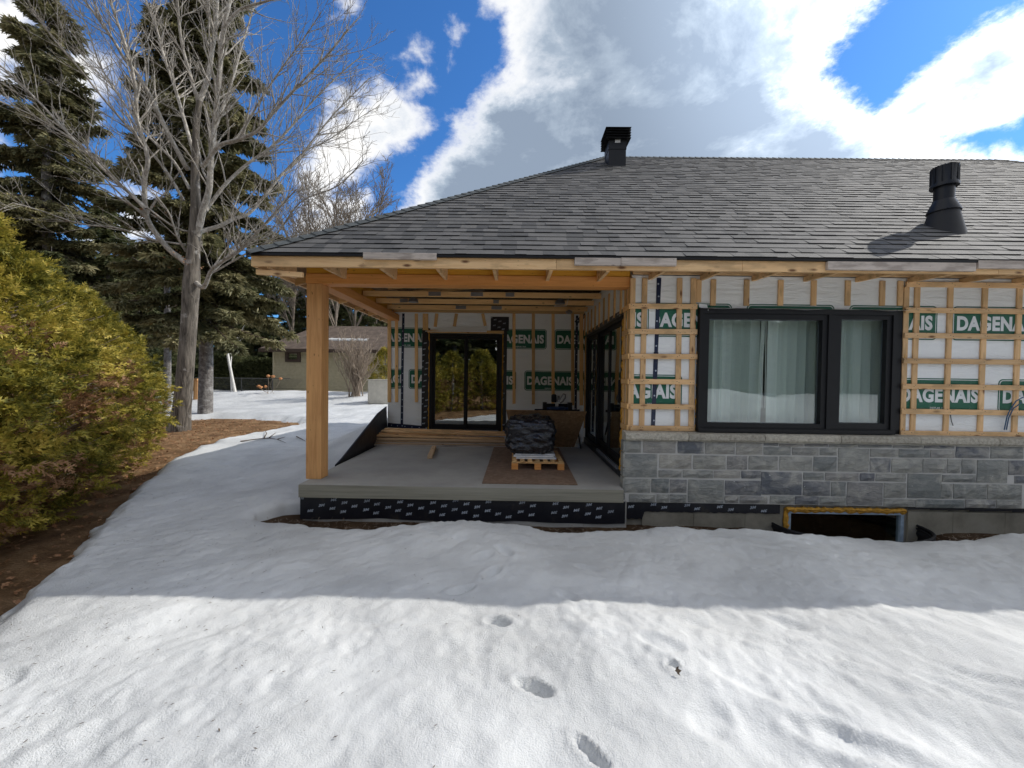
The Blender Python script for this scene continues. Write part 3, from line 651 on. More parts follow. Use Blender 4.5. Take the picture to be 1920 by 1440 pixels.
for u1, zc, c in ((1024.5, zbu, (BX1, bt2)), (1136, zbu, (BX1, bt2)), (1080.5, zbl, (BX1, bt2)), (968, zbl, (BX1, bt2)), (808, zbu, (bt, BX0)), (863, zbl, (bt, BX0)), (757, zbu, (-2.6, bt)), (803, zbl, (-2.6, bt)), (1115, zbu, (bt2, XS)), (1165, zbl, (bt2, XS))):
    logo(back, atY(u1, 680, YB).x, zc, (c[0], c[1], 0, 2.7), fB)
for u1, zc in ((-4.62, zu), (-5.15, zl), (-7.0, zu), (-6.9, zl)):
    logo(side, u1, zc, (-SY0, -4.66, 0, 2.5) if u1 > -6 else (-YB, -SY1, 0, 2.5), fS)
# --- battens of the front wall
Yv = YW-.0095; Yh = YW-.0285
def vb(px0, py0, px1, py1, parent=wall, Y=Yv, w=.062, t=.019, mat='pine'):
    a = atY(px0, py0, Y); b = atY(px1, py1, Y); return board('batten', a, b, w, t, M[mat], parent)
def hb(px0, py0, px1, py1, parent=wall, Y=Yh, w=.062): return vb(px0, py0, px1, py1, parent, Y, w)
z3 = lambda x, y: (1140+x/3.79, 500+y/3.79)
for x0, x1 in ((178, 158), (262, 238), (510, 492), (608, 590)): vb(*z3(x0, 82), *z3(x1, 1165))
for y0, y1 in ((280, 284), (460, 463), (636, 640), (815, 820), (993, 997), (1146, 1152)): hb(*z3(157, y0), *z3(634 if y0 < 700 else 615, y1))
z4 = lambda x, y: (1140+x/2.4615, 440+y/2.4615)
for x in (420, 487, 641, 798, 951, 1108, 1267, 1350): vb(*z4(x, 203+x*.008), *z4(x-3, 328 if x > 430 else 312))
z5 = lambda x, y: (1640+x/4.236, 500+y/4.236)
XE = 15.1
for x0, x1 in ((253, 218), (340, 298)): vb(*z5(x0, 160 if x0 < 300 else 165), *z5(x1, 1320))
u = atY(*z5(603, 170), Yv).x; zt = atY(*z5(603, 165), Yv).z; zb = atY(*z5(570, 1320), Yv).z
k = 0
while u+k*.4064 < 9.5:
    board('batten', (u+k*.4064, Yv, zt), (u+k*.4064-.005, Yv, zb), .062, .019, M['pine'], wall); k += 1
for y in (140, 345, 545, 748, 950, 1148, 1322):
    a = atY(*z5(250-(y-140)*.04, y), Yh); L = random.uniform(1.4, 2.6); xx = a.x; slope = random.uniform(-.002, .002)
    while xx < 9.5:
        e_ = min(xx+L, 9.6); board('batten', (xx, Yh, a.z), (e_-.004, Yh, a.z+slope), .062, .019, M['pine'], wall); xx = e_; L = random.uniform(2, 3)
# nail heads where the strips cross
nh = MB(); rr = random.Random(8)
def nail(x, y, z, r=.0048):
    nh.poly([(x+r*math.cos(a), y, z+r*math.sin(a)) for a in [q*math.pi/3 for q in range(6)]])
vx = [atY(*z3(q, 600), Yh).x for q in (168, 250, 501, 599)]; hz = [atY(*z3(300, q), Yh).z for q in (282, 461, 638, 817, 995, 1149)]
for x in vx:
    for z in hz:
        for d_ in (-.014, .014): nail(x+d_+rr.uniform(-.006, .006), Yh-.0098, z+rr.uniform(-.018, .018))
vx = [u+.4064*q for q in range(12)]+[atY(*z5(q, 700), Yh).x for q in (235, 320)]; hz = [atY(*z5(600, q), Yh).z for q in (140, 345, 545, 748, 950, 1148, 1322)]
for x in vx:
    for z in hz:
        for d_ in (-.014, .014): nail(x+d_+rr.uniform(-.006, .006), Yh-.0098, z+rr.uniform(-.018, .018)+.004)
nh.build('nail_heads', M['black_rubber'], wall, None, None, 'stuff')
# porch side of the corner
for y0 in (280, 460, 636, 815, 993, 1146):
    a = atY(*z3(157, y0), Yh); board('batten', (XS-.0285, YW-.03, a.z), (XS-.0285, SY0-.02, a.z), .062, .019, M['pine_warm'], side, (-1, 0, 0))
for yy in (4.69, 4.76, 4.89): board('batten', (XS-.0095, yy, .60), (XS-.0095, yy, 2.5), .055, .019, M['pine_warm'], side, (-1, 0, 0))
yy = 5.1
while yy < 7.75: board('batten', (XS-.0095, yy, SZ1+.04), (XS-.0095, yy, 2.55), .062, .019, M['pine_warm'], side, (-1, 0, 0)); yy += .33
board('batten', (XS-.0095, 7.62, .3), (XS-.0095, 7.62, 2.1), .062, .019, M['pine_warm'], side, (-1, 0, 0))
# back wall battens
Yb = YB-.0095
for px, y0, y1, w in ((730, 588, 754, .07), (743.5, 588, 754, .062), (780.7, 588, 754, .062), (797.8, 588, 619, .11), (816, 588, 613, .062), (852, 588, 612, .062), (910, 588, 611, .062), (963.75, 588, 757, .062), (1000, 588, 758, .062), (1037, 588, 760, .062), (1073.7, 588, 760, .062), (1090, 588, 760, .075)):
    dx = {816: 3, 852: 4, 910: -5}.get(px, 0); board('batten', atY(px+dx, y0, Yb), atY(px, y1, Yb), w, .019, M['pine_warm'], back)
# tapes
def tape(parent, pts, w, fr, o=.004, name='seam_tape', mat='tape', dots=True):
    mb = MB(); dd = MB()
    for i in range(len(pts)-1):
        (u0, z0), (u1, z1) = pts[i], pts[i+1]; d = Vector((u1-u0, z1-z0)).normalized(); n = Vector((-d.y, d.x))*w/2; n2 = n*random.uniform(.8, 1.15)
        mb.poly([fr(u0+n.x, z0+n.y, o), fr(u0-n.x, z0-n.y, o), fr(u1-n2.x, z1-n2.y, o), fr(u1+n2.x, z1+n2.y, o)])
        L = math.hypot(u1-u0, z1-z0)
        if dots:
            for j in range(max(1, int(L/.13))):
                t = (j+.5)/max(1, int(L/.13)); cx = u0+(u1-u0)*t+random.uniform(-.012, .012); cz = z0+(z1-z0)*t
                dd.poly([fr(cx+.011*math.cos(a), cz+.011*math.sin(a), o+.0015) for a in [k*math.pi/4 for k in range(8)]])
    t_ = mb.build(name, M[mat], parent)
    if dots: dd.build('tape_print', M['print_grey'], parent)
    return t_
tape(wall, [(p.x, p.z) for p in tape_p], .055, fF)
for px in (756.5, 1082): tape(back, [(atY(px, 590, YB).x, 2.55), (atY(px-2, 690, YB).x, 1.4), (atY(px-3, 800, YB).x, .2)], .05, fB)
tape(back, [(-2.6, .28), (BX0, .22)], .09, fB, .005)
def patch(parent, fr, u0, u1, z0, z1, o=.006, marks=True, name='membrane_strip'):
    p = MB().poly([fr(u0, z0, o), fr(u1, z0, o), fr(u1, z1, o), fr(u0, z1, o)]).build(name, M['membrane'], parent)
    if marks: logos3m(parent, lambda u, z, q: fr(u, z, o+.001), u0+.002, u1, z0, z1, .09, .12, .055)
bx = lambda px: atY(px, 700, YB).x
patch(back, fB, bx(791), BX0, .1, 2.25); patch(back, fB, BX1, bx(950), .1, 2.25); patch(back, fB, bx(919), bx(953), 2.22, atY(930, 594, YB).z, .008)
tape(back, [(bx(1078), 2.4), (bx(1096), 2.58)], .08, fB, .007)
patch(side, fS, -4.93, -4.66, .0, .2); patch(side, fS, -7.7, -4.93, -.0, .12, .006, False); patch(side, fS, -7.56, -7.42, .1, 2.2); patch(side, fS, -7.42, -4.93, SZ1, SZ1+.09)
# foam round the openings
def foam(parent, pts, r=.014, name='spray_foam_bead'):
    P = []; 
    for i in range(len(pts)-1):
        a, b = Vector(pts[i]), Vector(pts[i+1]); n = max(2, int((b-a).length/.035))
        for j in range(n): P.append(a+(b-a)*j/n+Vector((random.uniform(-.006, .006), random.uniform(-.004, .004), random.uniform(-.006, .006))))
    P.append(Vector(pts[-1])); MB().tube(P, [r*random.uniform(.55, 1.5) for _ in P], 6).build(name, M['foam'], parent, True)
foam(wall, [(WX0-.012, YW-.004, .62), (WX0-.008, YW-.004, WZ1-.02)], .016); foam(wall, [(WX1+.010, YW-.004, .62), (WX1+.012, YW-.004, WZ1-.05)], .012)
foam(back, [(BX0-.01, YB-.012, .2), (BX0-.01, YB-.012, BZ1)], .015); foam(back, [(BX1+.01, YB-.012, .1), (BX1+.01, YB-.012, BZ1)], .018)
board('door_head_trim', (BX0-.05, YB-.02, BZ1+.04), (BX1+.03, YB-.02, BZ1+.04), .055, .03, M['pine_warm'], back)
foam(side, [(XS-.012, 4.925, .1), (XS-.012, 4.925, 2.05)], .024)
# flap of wrap over the door and over the window
mb = MB(); n = 24; x0, x1 = bx(797), bx(912)
for i in range(n):
    a = i/n; b = (i+1)/n; h = lambda t: .095*math.sin(min(1, t*1.25)*math.pi*.62)+.02; zz = lambda t: atY(850, 620, YB).z-.01
    mb.poly([(x0+(x1-x0)*a, YB-.05, zz(a)-.02), (x0+(x1-x0)*b, YB-.05, zz(b)-.02), (x0+(x1-x0)*b, YB-.014, zz(b)+h(b)-.02), (x0+(x1-x0)*a, YB-.014, zz(a)+h(a)-.02)])
mb.build('wrap_flap', M['wrap'], back, True)
mb = MB(); n = 40
for i in range(n):
    f = lambda t: (WX0+(WX1+.02-WX0)*t, .018*math.sin(t*9)*math.sin(t*23)+.012)
    (xa, wa), (xb, wb_) = f(i/n), f((i+1)/n); mb.poly([(xa, YW-.085-wa, WZ1-.004-wa*.6), (xb, YW-.085-wb_, WZ1-.004-wb_*.6), (xb, YW-.004, WZ1+.012), (xa, YW-.004, WZ1+.012)])
mb.build('wrap_flap', M['wrap'], wall, True)
MB().poly([(WX0-.03, YW-.045, WZ1+.05), (WX0+.06, YW-.05, WZ1+.045), (WX0+.07, YW-.08, WZ1-.035), (WX0+.02, YW-.06, WZ1-.01), (WX0-.03, YW-.05, WZ1+.01)]).build('torn_wrap_corner', M['wrap'], wall)
# little cables
MB().tube([atY(1782, 778, YW-.01), atY(1784, 790, YW-.02), atY(1787, 798, YW-.02)], .004, 6).build('cable_end', M['black_rubber'], wall, True)
MB().tube([atY(1883, 806, YW-.02), atY(1888, 782, YW-.05), atY(1893, 770, YW-.07), atY(1905, 752, YW-.09), atY(1918, 745, YW-.08), atY(1930, 744, YW-.03)], .006, 6).build('blue_cable', M['blue_cable'], wall, True)
MB().tube([atY(1887, 806, YW-.02), atY(1891, 784, YW-.05), atY(1900, 766, YW-.07), atY(1915, 755, YW-.06)], .006, 6).build('blue_cable', M['blue_cable'], wall, True)

# --- stone base
YS = 4.53
mb = MB(); a = atY(1174, 944, YS+.012); zs0 = atY(1178, 942, YS).z; 
mb.box(1.30, 15.2, YS+.014, YW-.002, zs0-.0, .585); base = mb.build('stone_base', M['mortar'], house)
z6 = lambda x, y: (1150+x/4.923, 780+y/4.923); z7 = lambda x, y: (1440+x/4, 800+y/4)
S6 = [(112,228,262,342),(274,228,582,345),(594,235,842,350),(848,238,1130,355),(1136,245,1382,360),(1390,248,1530,280),(1390,285,1645,365),(105,350,412,570),(425,358,728,490),(738,362,1042,495),(1052,368,1242,497),(1252,370,1526,500),
      (418,500,636,572),(642,500,925,575),(930,505,1178,577),(1184,507,1370,580),(105,578,346,712),(350,580,518,712),(522,585,682,712),(690,588,1026,805),(1032,595,1370,735),(145,722,390,802),(398,722,518,805),(522,724,682,805),(1030,737,1160,808),(1168,740,1430,812)]
S7 = [(85,128,272,152),(276,128,458,153),(462,130,677,158),(681,135,935,160),(940,140,1172,165),(1176,142,1406,167),(1412,125,1600,147),(1605,128,1800,149),(184,158,386,218),(392,160,524,220),(530,163,764,342),(770,168,982,230),(985,170,1220,235),(1223,172,1408,238),(1414,152,1668,240),(1675,153,1925,243),
      (88,224,338,332),(344,226,522,340),(768,236,925,345),(931,240,1162,350),(1166,242,1345,350),(1349,244,1452,352),(1458,246,1566,355),(1572,250,1805,425),(1810,253,1960,365),(-50,340,258,515),(268,345,425,402),(432,348,686,410),(692,350,806,412),(812,352,1042,415),(1050,355,1306,540),(1312,362,1566,420),
      (1856,372,2060,430),(265,410,470,522),(476,415,590,526),(596,418,866,592),(872,422,1042,538),(1300,428,1390,543),(1396,430,1645,546),(1650,434,1912,550),(17,520,202,582),(206,522,386,588),(390,530,590,590),(872,544,1108,605),(1112,548,1482,612),(1486,550,1714,614),(1718,552,1912,618)]
def stone(x0, x1, z0, z1, seed, Y=YS):
    rr = random.Random(seed); bm = bmesh.new(); nx = 4 if x1-x0 > .18 else 3; nz = 3 if z1-z0 > .12 else 2; g = []
    for j in range(nz+1):
        row = []
        for i in range(nx+1):
            ed = i in (0, nx) or j in (0, nz); jx = rr.uniform(-.003, .003); 
            row.append(bm.verts.new((x0+(x1-x0)*i/nx+jx, Y+(.006 if ed else -rr.uniform(.0, .022)), z0+(z1-z0)*j/nz+rr.uniform(-.003, .003))))
        g.append(row)
    for j in range(nz):
        for i in range(nx): bm.faces.new((g[j][i], g[j][i+1], g[j+1][i+1], g[j+1][i]))
    ring = [g[0][i] for i in range(nx+1)]+[g[j][nx] for j in range(1, nz+1)]+[g[nz][i] for i in range(nx-1, -1, -1)]+[g[j][0] for j in range(nz-1, 0, -1)]
    bk = [bm.verts.new((v.co.x, Y+.03, v.co.z)) for v in ring]
    for i in range(len(ring)): bm.faces.new((ring[(i+1) % len(ring)], ring[i], bk[i], bk[(i+1) % len(ring)]))
    me = bpy.data.meshes.new('stone'); bm.to_mesh(me); bm.free(); me.materials.append(M['stone']); me.polygons.foreach_set('use_smooth', [False]*len(me.polygons))
    c = Vector(((x0+x1)/2, Y, (z0+z1)/2)); me.transform(Matrix.Translation(-c)); return put('stone', me, base, Matrix.Translation(c))
sn = 0
for Ls, zf in ((S6, z6), (S7, z7)):
    for x0, y0, x1, y1 in Ls:
        ym = (y0+y1)/2; xm = (x0+x1)/2
        a = atY(*zf(x0, ym), YS).x; b = atY(*zf(x1, ym), YS).x; zt_ = atY(*zf(xm, y0), YS).z; zb_ = atY(*zf(xm, y1), YS).z
        stone(a+.0045, min(b-.0045, 99), zb_+.004, min(zt_-.004, .565), sn); sn += 1
# further right, past the frame, the same coursing goes on
x = atY(1928, 880, YS).x; rr = random.Random(5)
rows = [(zs0+.01, zs0+.10), (zs0+.115, zs0+.29), (zs0+.305, zs0+.40), (zs0+.415, zs0+.585), (zs0+.60, .555)]
for z0, z1 in rows:
    xx = x+rr.uniform(.02, .1)
    while xx < 9: w = rr.uniform(.22, .42); stone(xx, xx+w-.01, z0, z1, sn); sn += 1; xx += w
# corner return towards the porch
for k, (z0, z1) in enumerate(rows):
    me = MB().box(1.283, 1.312, YS+.01, YW-.004, z0, z1).mesh('stone', M['stone']); put('stone', me, base)
xx = atY(1172.5, 815, 4.50).x; joints = [atY(p, 820, 4.50).x for p in (1291, 1434, 1577, 1726, 1873)]; ztop = atY(1180, 812, 4.495).z; zbot = atY(1180, 826, 4.495).z
ed = [xx]+joints; 
while ed[-1] < 14: ed.append(ed[-1]+.93)
for i in range(len(ed)-1):
    bm = bmesh.new(); x0, x1 = ed[i]+.004, ed[i+1]-.004; n = 10; top = []; rr = random.Random(i)
    pr = lambda x, j: [(x, YW-.004, ztop+.012), (x, 4.505, ztop+rr.uniform(-.002, .002)), (x, 4.493-rr.uniform(0, .007), ztop-.02+rr.uniform(-.004, .004)), (x, 4.492-rr.uniform(0, .007), zbot+.02+rr.uniform(-.004, .004)), (x, 4.506, zbot+rr.uniform(-.003, .003)), (x, YW-.004, zbot)]
    rws = [[bm.verts.new(p) for p in pr(x0+(x1-x0)*j/n, j)] for j in range(n+1)]
    for j in range(n):
        for k in range(5): bm.faces.new((rws[j][k], rws[j+1][k], rws[j+1][k+1], rws[j][k+1]))
    bm.faces.new(rws[0]); bm.faces.new(list(reversed(rws[-1])))
    bmesh.ops.recalc_face_normals(bm, faces=bm.faces); me = bpy.data.meshes.new('sill_stone'); bm.to_mesh(me); bm.free(); me.materials.append(M['sill']); put('sill_stone', me, base)

# --- foundation and basement window
fnd = MB(); bwx0, bwx1 = atY(1467, 975, 4.6).x, atY(1692, 975, 4.6).x; bwz1 = atY(1580, 953, 4.6).z
fnd.box(1.32, bwx0, 4.585, 4.8, -1.3, zs0-.002); fnd.box(bwx1, 15.2, 4.585, 4.8, -1.3, zs0-.002); fnd.box(bwx0, bwx1, 4.585, 4.8, bwz1, zs0-.002)
fo = fnd.build('foundation_wall', M['parging'], house)
ftop = atY(1300, 958, 4.56).z
x = atY(1204, 970, 4.56).x; xs_ = [x]
while xs_[-1] < 9: xs_.append(xs_[-1]+.61)
for i in range(len(xs_)-1):
    a_, b_ = xs_[i]+.002, xs_[i+1]-.002
    for c0, c1 in ((a_, min(b_, bwx0-.03)), (max(a_, bwx1+.03), b_)):
        if c1-c0 > .05: box('parging_panel', c0, c1, 4.565, 4.584, -1.2, ftop+.004+(.03 if c0 > bwx1 else 0), M['parging'], fo)
mb = MB(); n = 60; ux0, ux1 = 1.27, atY(1462, 955, 4.56).x; rr = random.Random(9)
lowz = [ftop-.012*rr.random()-(.10 if ux0+(ux1-ux0)*i/n < atY(1204, 970, 4.56).x else .01) for i in range(n+1)]
for i in range(n):
    a_, b_ = ux0+(ux1-ux0)*i/n, ux0+(ux1-ux0)*(i+1)/n; mb.poly([(a_, 4.556, lowz[i]), (b_, 4.556, lowz[i+1]), (b_, 4.556, zs0+.004), (a_, 4.556, zs0+.004)])
mb.build('membrane_strip', M['membrane'], fo); logos3m(fo, lambda u, z, o: Vector((u, 4.556-o*.5, z)), ux0, ux1, ftop-.0, zs0)
mb = MB(); x = bwx1+.02
while x < 9: w = rr.uniform(.2, .5); mb.poly([(x, 4.558, zs0-.04+rr.uniform(-.015, .01)), (x+w, 4.558, zs0-.04+rr.uniform(-.015, .01)), (x+w, 4.558, zs0+.003), (x, 4.558, zs0+.003)]); x += w
mb.build('membrane_strip', M['membrane'], fo)
bw = thing('basement_window', None, None, (bwx0, 4.6, -1.1), parent=house)
box('frame', bwx0+.05, bwx0+.08, 4.572, 4.61, -1.15, bwz1-.035, M['vinyl'], bw); box('frame', bwx1-.045, bwx1-.01, 4.572, 4.63, -1.15, bwz1-.035, M['vinyl'], bw); box('frame', bwx0+.05, bwx1-.01, 4.570, 4.61, bwz1-.062, bwz1-.035, M['vinyl'], bw)
box('pane', bwx0+.07, bwx1-.04, 4.60, 4.606, -1.15, bwz1-.05, M['door_glass'], bw)
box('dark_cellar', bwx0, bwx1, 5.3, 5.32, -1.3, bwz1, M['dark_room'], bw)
for q in range(3): foam(fo, [(bwx0+.01, 4.572+.006*q, bwz1-.005-.012*q), (bwx1-.0, 4.572+.006*q, bwz1-.005-.012*q)], .022)
foam(fo, [(bwx0+.03, 4.578, bwz1-.03), (bwx0+.035, 4.578, -.75)], .022); foam(fo, [(bwx0+.012, 4.575, bwz1-.03), (bwx0+.02, 4.575, -.6)], .02)
# corrugated window well
ww = thing('window_well', 'black corrugated half round window well in front of the basement window', 'window well', (3.95, 4.5, -.9))
mb = MB(); na = 40; nz = 26; cx = (bwx0+bwx1)/2; rx = (bwx1-bwx0)/2+.14; zt_ = -.405
ring = []
for j in range(nz+1):
    z = zt_-.62*j/nz; off = .012*math.sin(j*1.25)
    for i in range(na+1):
        a = math.pi*i/na; ring.append((cx+(rx+off)*math.cos(a), 4.57-(.52+off)*math.sin(a)**.8 if 0 < i < na else 4.57, z))
mb.v = ring; mb.f = [(j*(na+1)+i, j*(na+1)+i+1, (j+1)*(na+1)+i+1, (j+1)*(na+1)+i) for j in range(nz) for i in range(na)]
mb.build('corrugated_shell', M['black_soft'], ww, True)
for q, rz in ((0, .014), (1, .014)):
    MB().tube([(cx+rx*math.cos(math.pi*i/40), 4.57-.52*math.sin(math.pi*i/40)**.8, zt_-.035*q) for i in range(41)], rz, 8).build('rim', M['black_soft'], ww, True)

# --- main window
win = thing('window', None, None, ((WX0+WX1)/2, YW, WZ0), parent=house); win['label'] = 'wide black framed window, large fixed pane beside a narrow one'
yf0 = YW-.075
mb = MB(); fx0, fx1 = atY(1310.5, 700, yf0).x, atY(1680, 700, yf0).x; fz0 = ztop+.014; fz1 = WZ1-.004
def ring_box(mb, x0, x1, z0, z1, wl_, wr, wb, wt_, y0, y1):
    mb.box(x0, x0+wl_, y0, y1, z0, z1); mb.box(x1-wr, x1, y0, y1, z0, z1); mb.box(x0+wl_, x1-wr, y0, y1, z0, z0+wb); mb.box(x0+wl_, x1-wr, y0, y1, z1-wt_, z1)
ring_box(mb, fx0, fx1, fz0, fz1, .045, .045, .055, .06, yf0, YW+.02); mb.box(fx1, WX1+.005, YW-.01, YW+.04, fz0, WZ1); 
mx0, mx1 = atY(1552, 700, yf0).x, atY(1561, 700, yf0).x; mb.box(mx0, mx1+.02, yf0+.002, YW+.018, fz0+.055, fz1-.06)
mb.build('frame', M['black_metal'], win)
g7 = lambda x, y: (1300+x/4.571, 560+y/4.571); yg = YW-.012
for nm, (x0, x1), lim in (('pane', (113, 1073), (fx0+.045, mx0)), ('pane', (1233, 1620), (mx1+.02, fx1-.045))):
    gx0, gx1 = atY(*g7(x0, 600), yg).x, atY(*g7(x1, 600), yg).x; gz1 = atY(*g7((x0+x1)/2, 183), yg).z; gz0 = atY(*g7((x0+x1)/2, 1066), yg).z
    mb = MB(); x0_, x1_, z0_, z1_ = lim[0], lim[1], fz0+.055, fz1-.06; y0, y1 = yf0+.018, YW+.012
    mb.box(x0_, gx0, y0, y1, z0_, z1_); mb.box(gx1, x1_, y0, y1, z0_, z1_); mb.box(gx0, gx1, y0, y1, z0_, gz0); mb.box(gx0, gx1, y0, y1, gz1, z1_); mb.build('sash', M['black_metal'], win)
    box(nm, gx0-.004, gx1+.004, yg, yg+.005, gz0-.004, gz1+.004, M['glass'], win)
    mb = MB(); ring_box(mb, gx0, gx1, gz0, gz1, .006, .006, .006, .006, yg+.012, yg+.02); mb.build('spacer', M['grey_alu'], win)
WG0 = atY(*g7(113, 600), yg).x; WG1 = atY(*g7(1620, 600), yg).x
box('sill_board', fx0, fx1, YW-.09, YW-.0752, fz0, fz0+.045, M['black_metal'], win)
# blinds hanging inside
bl = thing('vertical_blind', 'pale green vertical blind vanes hanging inside behind the wide window', 'blind', ((WG0+WG1)/2, YW+.3, WZ0))
xx = WG0-.05; k = 0; rr = random.Random(2)
while xx < WG1+.42:
    w = .128; mb = MB(); n = 5; an = -R(7)+rr.uniform(-.26, .18); sw = rr.uniform(-.012, .012)
    if abs(xx-(WG0+.76)) < .06: an = R(38); sw = -.03
    for i in range(n):
        ta, tb = i/n-.5, (i+1)/n-.5
        q = lambda t, z: (xx+w*t*math.cos(an)+(sw*(2.1-z)), YW+.10+w*t*math.sin(an)+.03*math.cos(t*math.pi), z)
        mb.poly([q(ta, .55), q(tb, .55), q(tb, 2.22), q(ta, 2.22)])
    mb.build('vane', M['blind'], bl, True); xx += .113; k += 1
box('head_rail', WG0-.1, WG1+.5, YW+.07, YW+.13, 2.2, 2.24, M['white_plastic'], bl)
for px in (1432, 1437.5): MB().tube([(atY(px, 600, YW+.04).x, YW+.05, 2.15), (atY(px-2.5, 765, YW+.04).x, YW+.05, .95)], .004, 5).build('pull_wand', M['white_plastic'], bl)

# --- sliding doors
def slider(nm, parent, P, u0, u1, z0, z1, cuts, lab):
    """P(u, y, z): y is depth behind the wall face"""
    d = thing(nm, None, None, tuple(P((u0+u1)/2, 0, z0)), parent=parent); d['label'] = lab
    def bx_(name, a, b, y0, y1, c, e_, mat):
        mb = MB(); mb.box(a, b, y0, y1, c, e_); mb.v = [tuple(P(*v)) for v in mb.v]; return mb.build(name, mat, d)
    fw = .055
    mb = MB(); ring_box(mb, u0, u1, z0, z1, fw, fw, .05, fw, -.03, .14); mb.v = [tuple(P(*v)) for v in mb.v]; mb.build('frame', M['black_metal'], d)
    us = [u0+fw]+[u0+(u1-u0)*c for c in cuts]+[u1-fw]
    for i in range(len(us)-1):
        a, b = us[i]-(.02 if i else 0), us[i+1]+(.02 if i < len(us)-2 else 0); yo = .0 if i % 2 == 0 else .045
        mb = MB(); ring_box(mb, a, b, z0+.05, z1-fw, .055, .055, .085, .055, yo, yo+.04); mb.v = [tuple(P(*v)) for v in mb.v]; mb.build('sash', M['black_metal'], d)
        bx_('pane', a+.052, b-.052, yo+.018, yo+.024, z0+.13, z1-fw-.05, M['door_glass'])
    bx_('sill', u0+fw+(u1-u0)*.45, u1-fw, -.06, -.031, z0-.01, z0+.03, M['grey_alu'])
    bx_('handle', us[-1]-.05, us[-1]-.02, -.045, -.001, z0+.85, z0+1.15, M['black_soft'])
    return d
slider('sliding_door', house, lambda u, y, z: Vector((u, YB+y-.01, z)), BX0, BX1, BZ0, BZ1, [.5], 'two pane black sliding door in the back wall of the porch')
slider('sliding_door', house, lambda u, y, z: Vector((XS+y, -u, z)), -SY1, -SY0, SZ0, SZ1, [.34, .67], 'three panel black sliding door on the right side of the porch')
# ================================================================== porch
porch = thing('porch', None, None, (-.6, 5.5, -.4), parent=house); porch['label'] = 'open covered porch with concrete slab, fir post and exposed joists'
SX0 = -2.52
mb = MB(); mb.box(SX0, 1.266, 4.452, 4.66, -.148, 0); mb.box(SX0, 1.42, 4.66, YB+.05, -.148, 0)
mb.build('slab', M['concrete'], porch)
box('slab_front_edge', SX0-.002, 1.267, 4.446, 4.4518, -.152, -.006, M['slab_edge'], porch)
box('slab_footing', SX0+.02, 1.32, 4.50, YB, -.7, -.149, M['concrete'], porch)
mb = MB(); n = 50; rr = random.Random(4)
for i in range(n):
    a, b = SX0+(1.30-SX0)*i/n, SX0+(1.30-SX0)*(i+1)/n; w = lambda q: .006*math.sin(q*3)+.004*math.sin(q*11)
    mb.poly([(a, 4.488+w(a), -.40-.02*abs(math.sin(a*2))), (b, 4.488+w(b), -.40-.02*abs(math.sin(b*2))), (b, 4.478, -.150), (a, 4.478, -.150)])
mb.poly([(SX0+.005, 4.484, -.4), (SX0+.005, 5.4, -.4), (SX0+.005, 5.4, -.150), (SX0+.005, 4.484, -.150)])
mem = mb.build('membrane_skirt', M['membrane'], porch, True); mem['label'] = 'black self adhered membrane skirt printed 3M below the slab'
logos3m(porch, lambda u, z, o: Vector((u, 4.477, z)), SX0+.01, 1.30, -.37, -.155)
# post, beams
board('post', (-2.4715, 4.771, .001), (-2.4715, 4.771, 2.395), .187, .182, M['post'], porch, (0, -1, 0), .004)['label'] = 'square fir post at the outer corner'
def beam(name, a, b, w, t, mat, n_=(0, -1, 0), lab=None):
    o = board(name, a, b, w, t, M[mat], porch, n_, .004)
    if lab: o['label'] = lab
    return o
beam('beam', (-2.575, 4.77, 2.457), (XS-.01, 4.77, 2.457), .122, .182, 'fir', lab='long orange fir beam across the porch front')
beam('beam', (-2.47, 4.862, 2.457), (-2.47, YB-.005, 2.457), .122, .185, 'fir', (1, 0, 0), lab='orange fir beam along the left side of the porch')
beam('beam', (-.9, 4.715, 2.66), (1.37, 4.715, 2.66), .28, .045, 'lvl', lab='yellow laminated header above the front beam'); beam('beam', (-2.575, 4.715, 2.66), (-.905, 4.715, 2.66), .28, .045, 'lvl')
beam('beam', (-2.55, 4.78, 2.66), (-2.55, YB, 2.66), .28, .045, 'lvl', (1, 0, 0))
for k, Y in enumerate((5.12, 5.64, 6.25, 6.84, 7.44)):
    j = beam('joist', (-2.5, Y, 2.615), (XS-.02, Y, 2.615), .085, .038, 'pine_warm')
    j2 = beam('joist', (-2.3, Y+.02, 2.86), (XS+.1, Y+.02, 2.95+.35), .085, .038, 'pine_warm')
beam('joist', (-2.5, YB-.03, 2.615), (XS-.02, YB-.03, 2.615), .085, .038, 'pine_warm')
for px, py in ((770, 547), (854, 552), (877, 550), (815, 563), (894, 565), (956, 563), (757, 578), (864, 582), (930, 578), (931, 586)):
    Y = 5.64 if py < 556 else (6.25 if py < 570 else (6.84 if py < 581 else 7.44)); c = atY(px, py, Y-.021); w = random.choice((.1, .14, .2))
    box('connector_plate', c.x-w/2, c.x+w/2, Y-.0235, Y-.0195, 2.585, 2.65, M['galv'], porch)
for px, py, Y in ((672, 542, 5.35), (1070, 545, 5.35), (775, 574, 6.6), (1050, 578, 6.6)):
    c = atY(px, py, Y); MB().lathe([(.02, .09), (.075, .05), (.085, .012), (.088, 0), (.06, -.004)], 20, (c.x, Y, 2.55)).build('pot_light', M['galv'], porch, True)
MB().tube([(atY(1050, 560, 6.5).x, 6.5, 2.7), (atY(1065, 570, 6.5).x, 6.45, 2.62), (atY(1062, 580, 6.5).x, 6.5, 2.50), (atY(1040, 583, 6.5).x, 6.6, 2.51), (atY(1050, 578, 6.6).x, 6.6, 2.56)], .005, 5).build('loose_wire', M['white_plastic'], porch, True)
c = atY(1067, 588, 7.2); MB().lathe([(.01, .06), (.06, .03), (.065, 0), (.03, -.02)], 14, (c.x, 7.2, 2.5)).build('junction_box', M['galv'], porch, True)
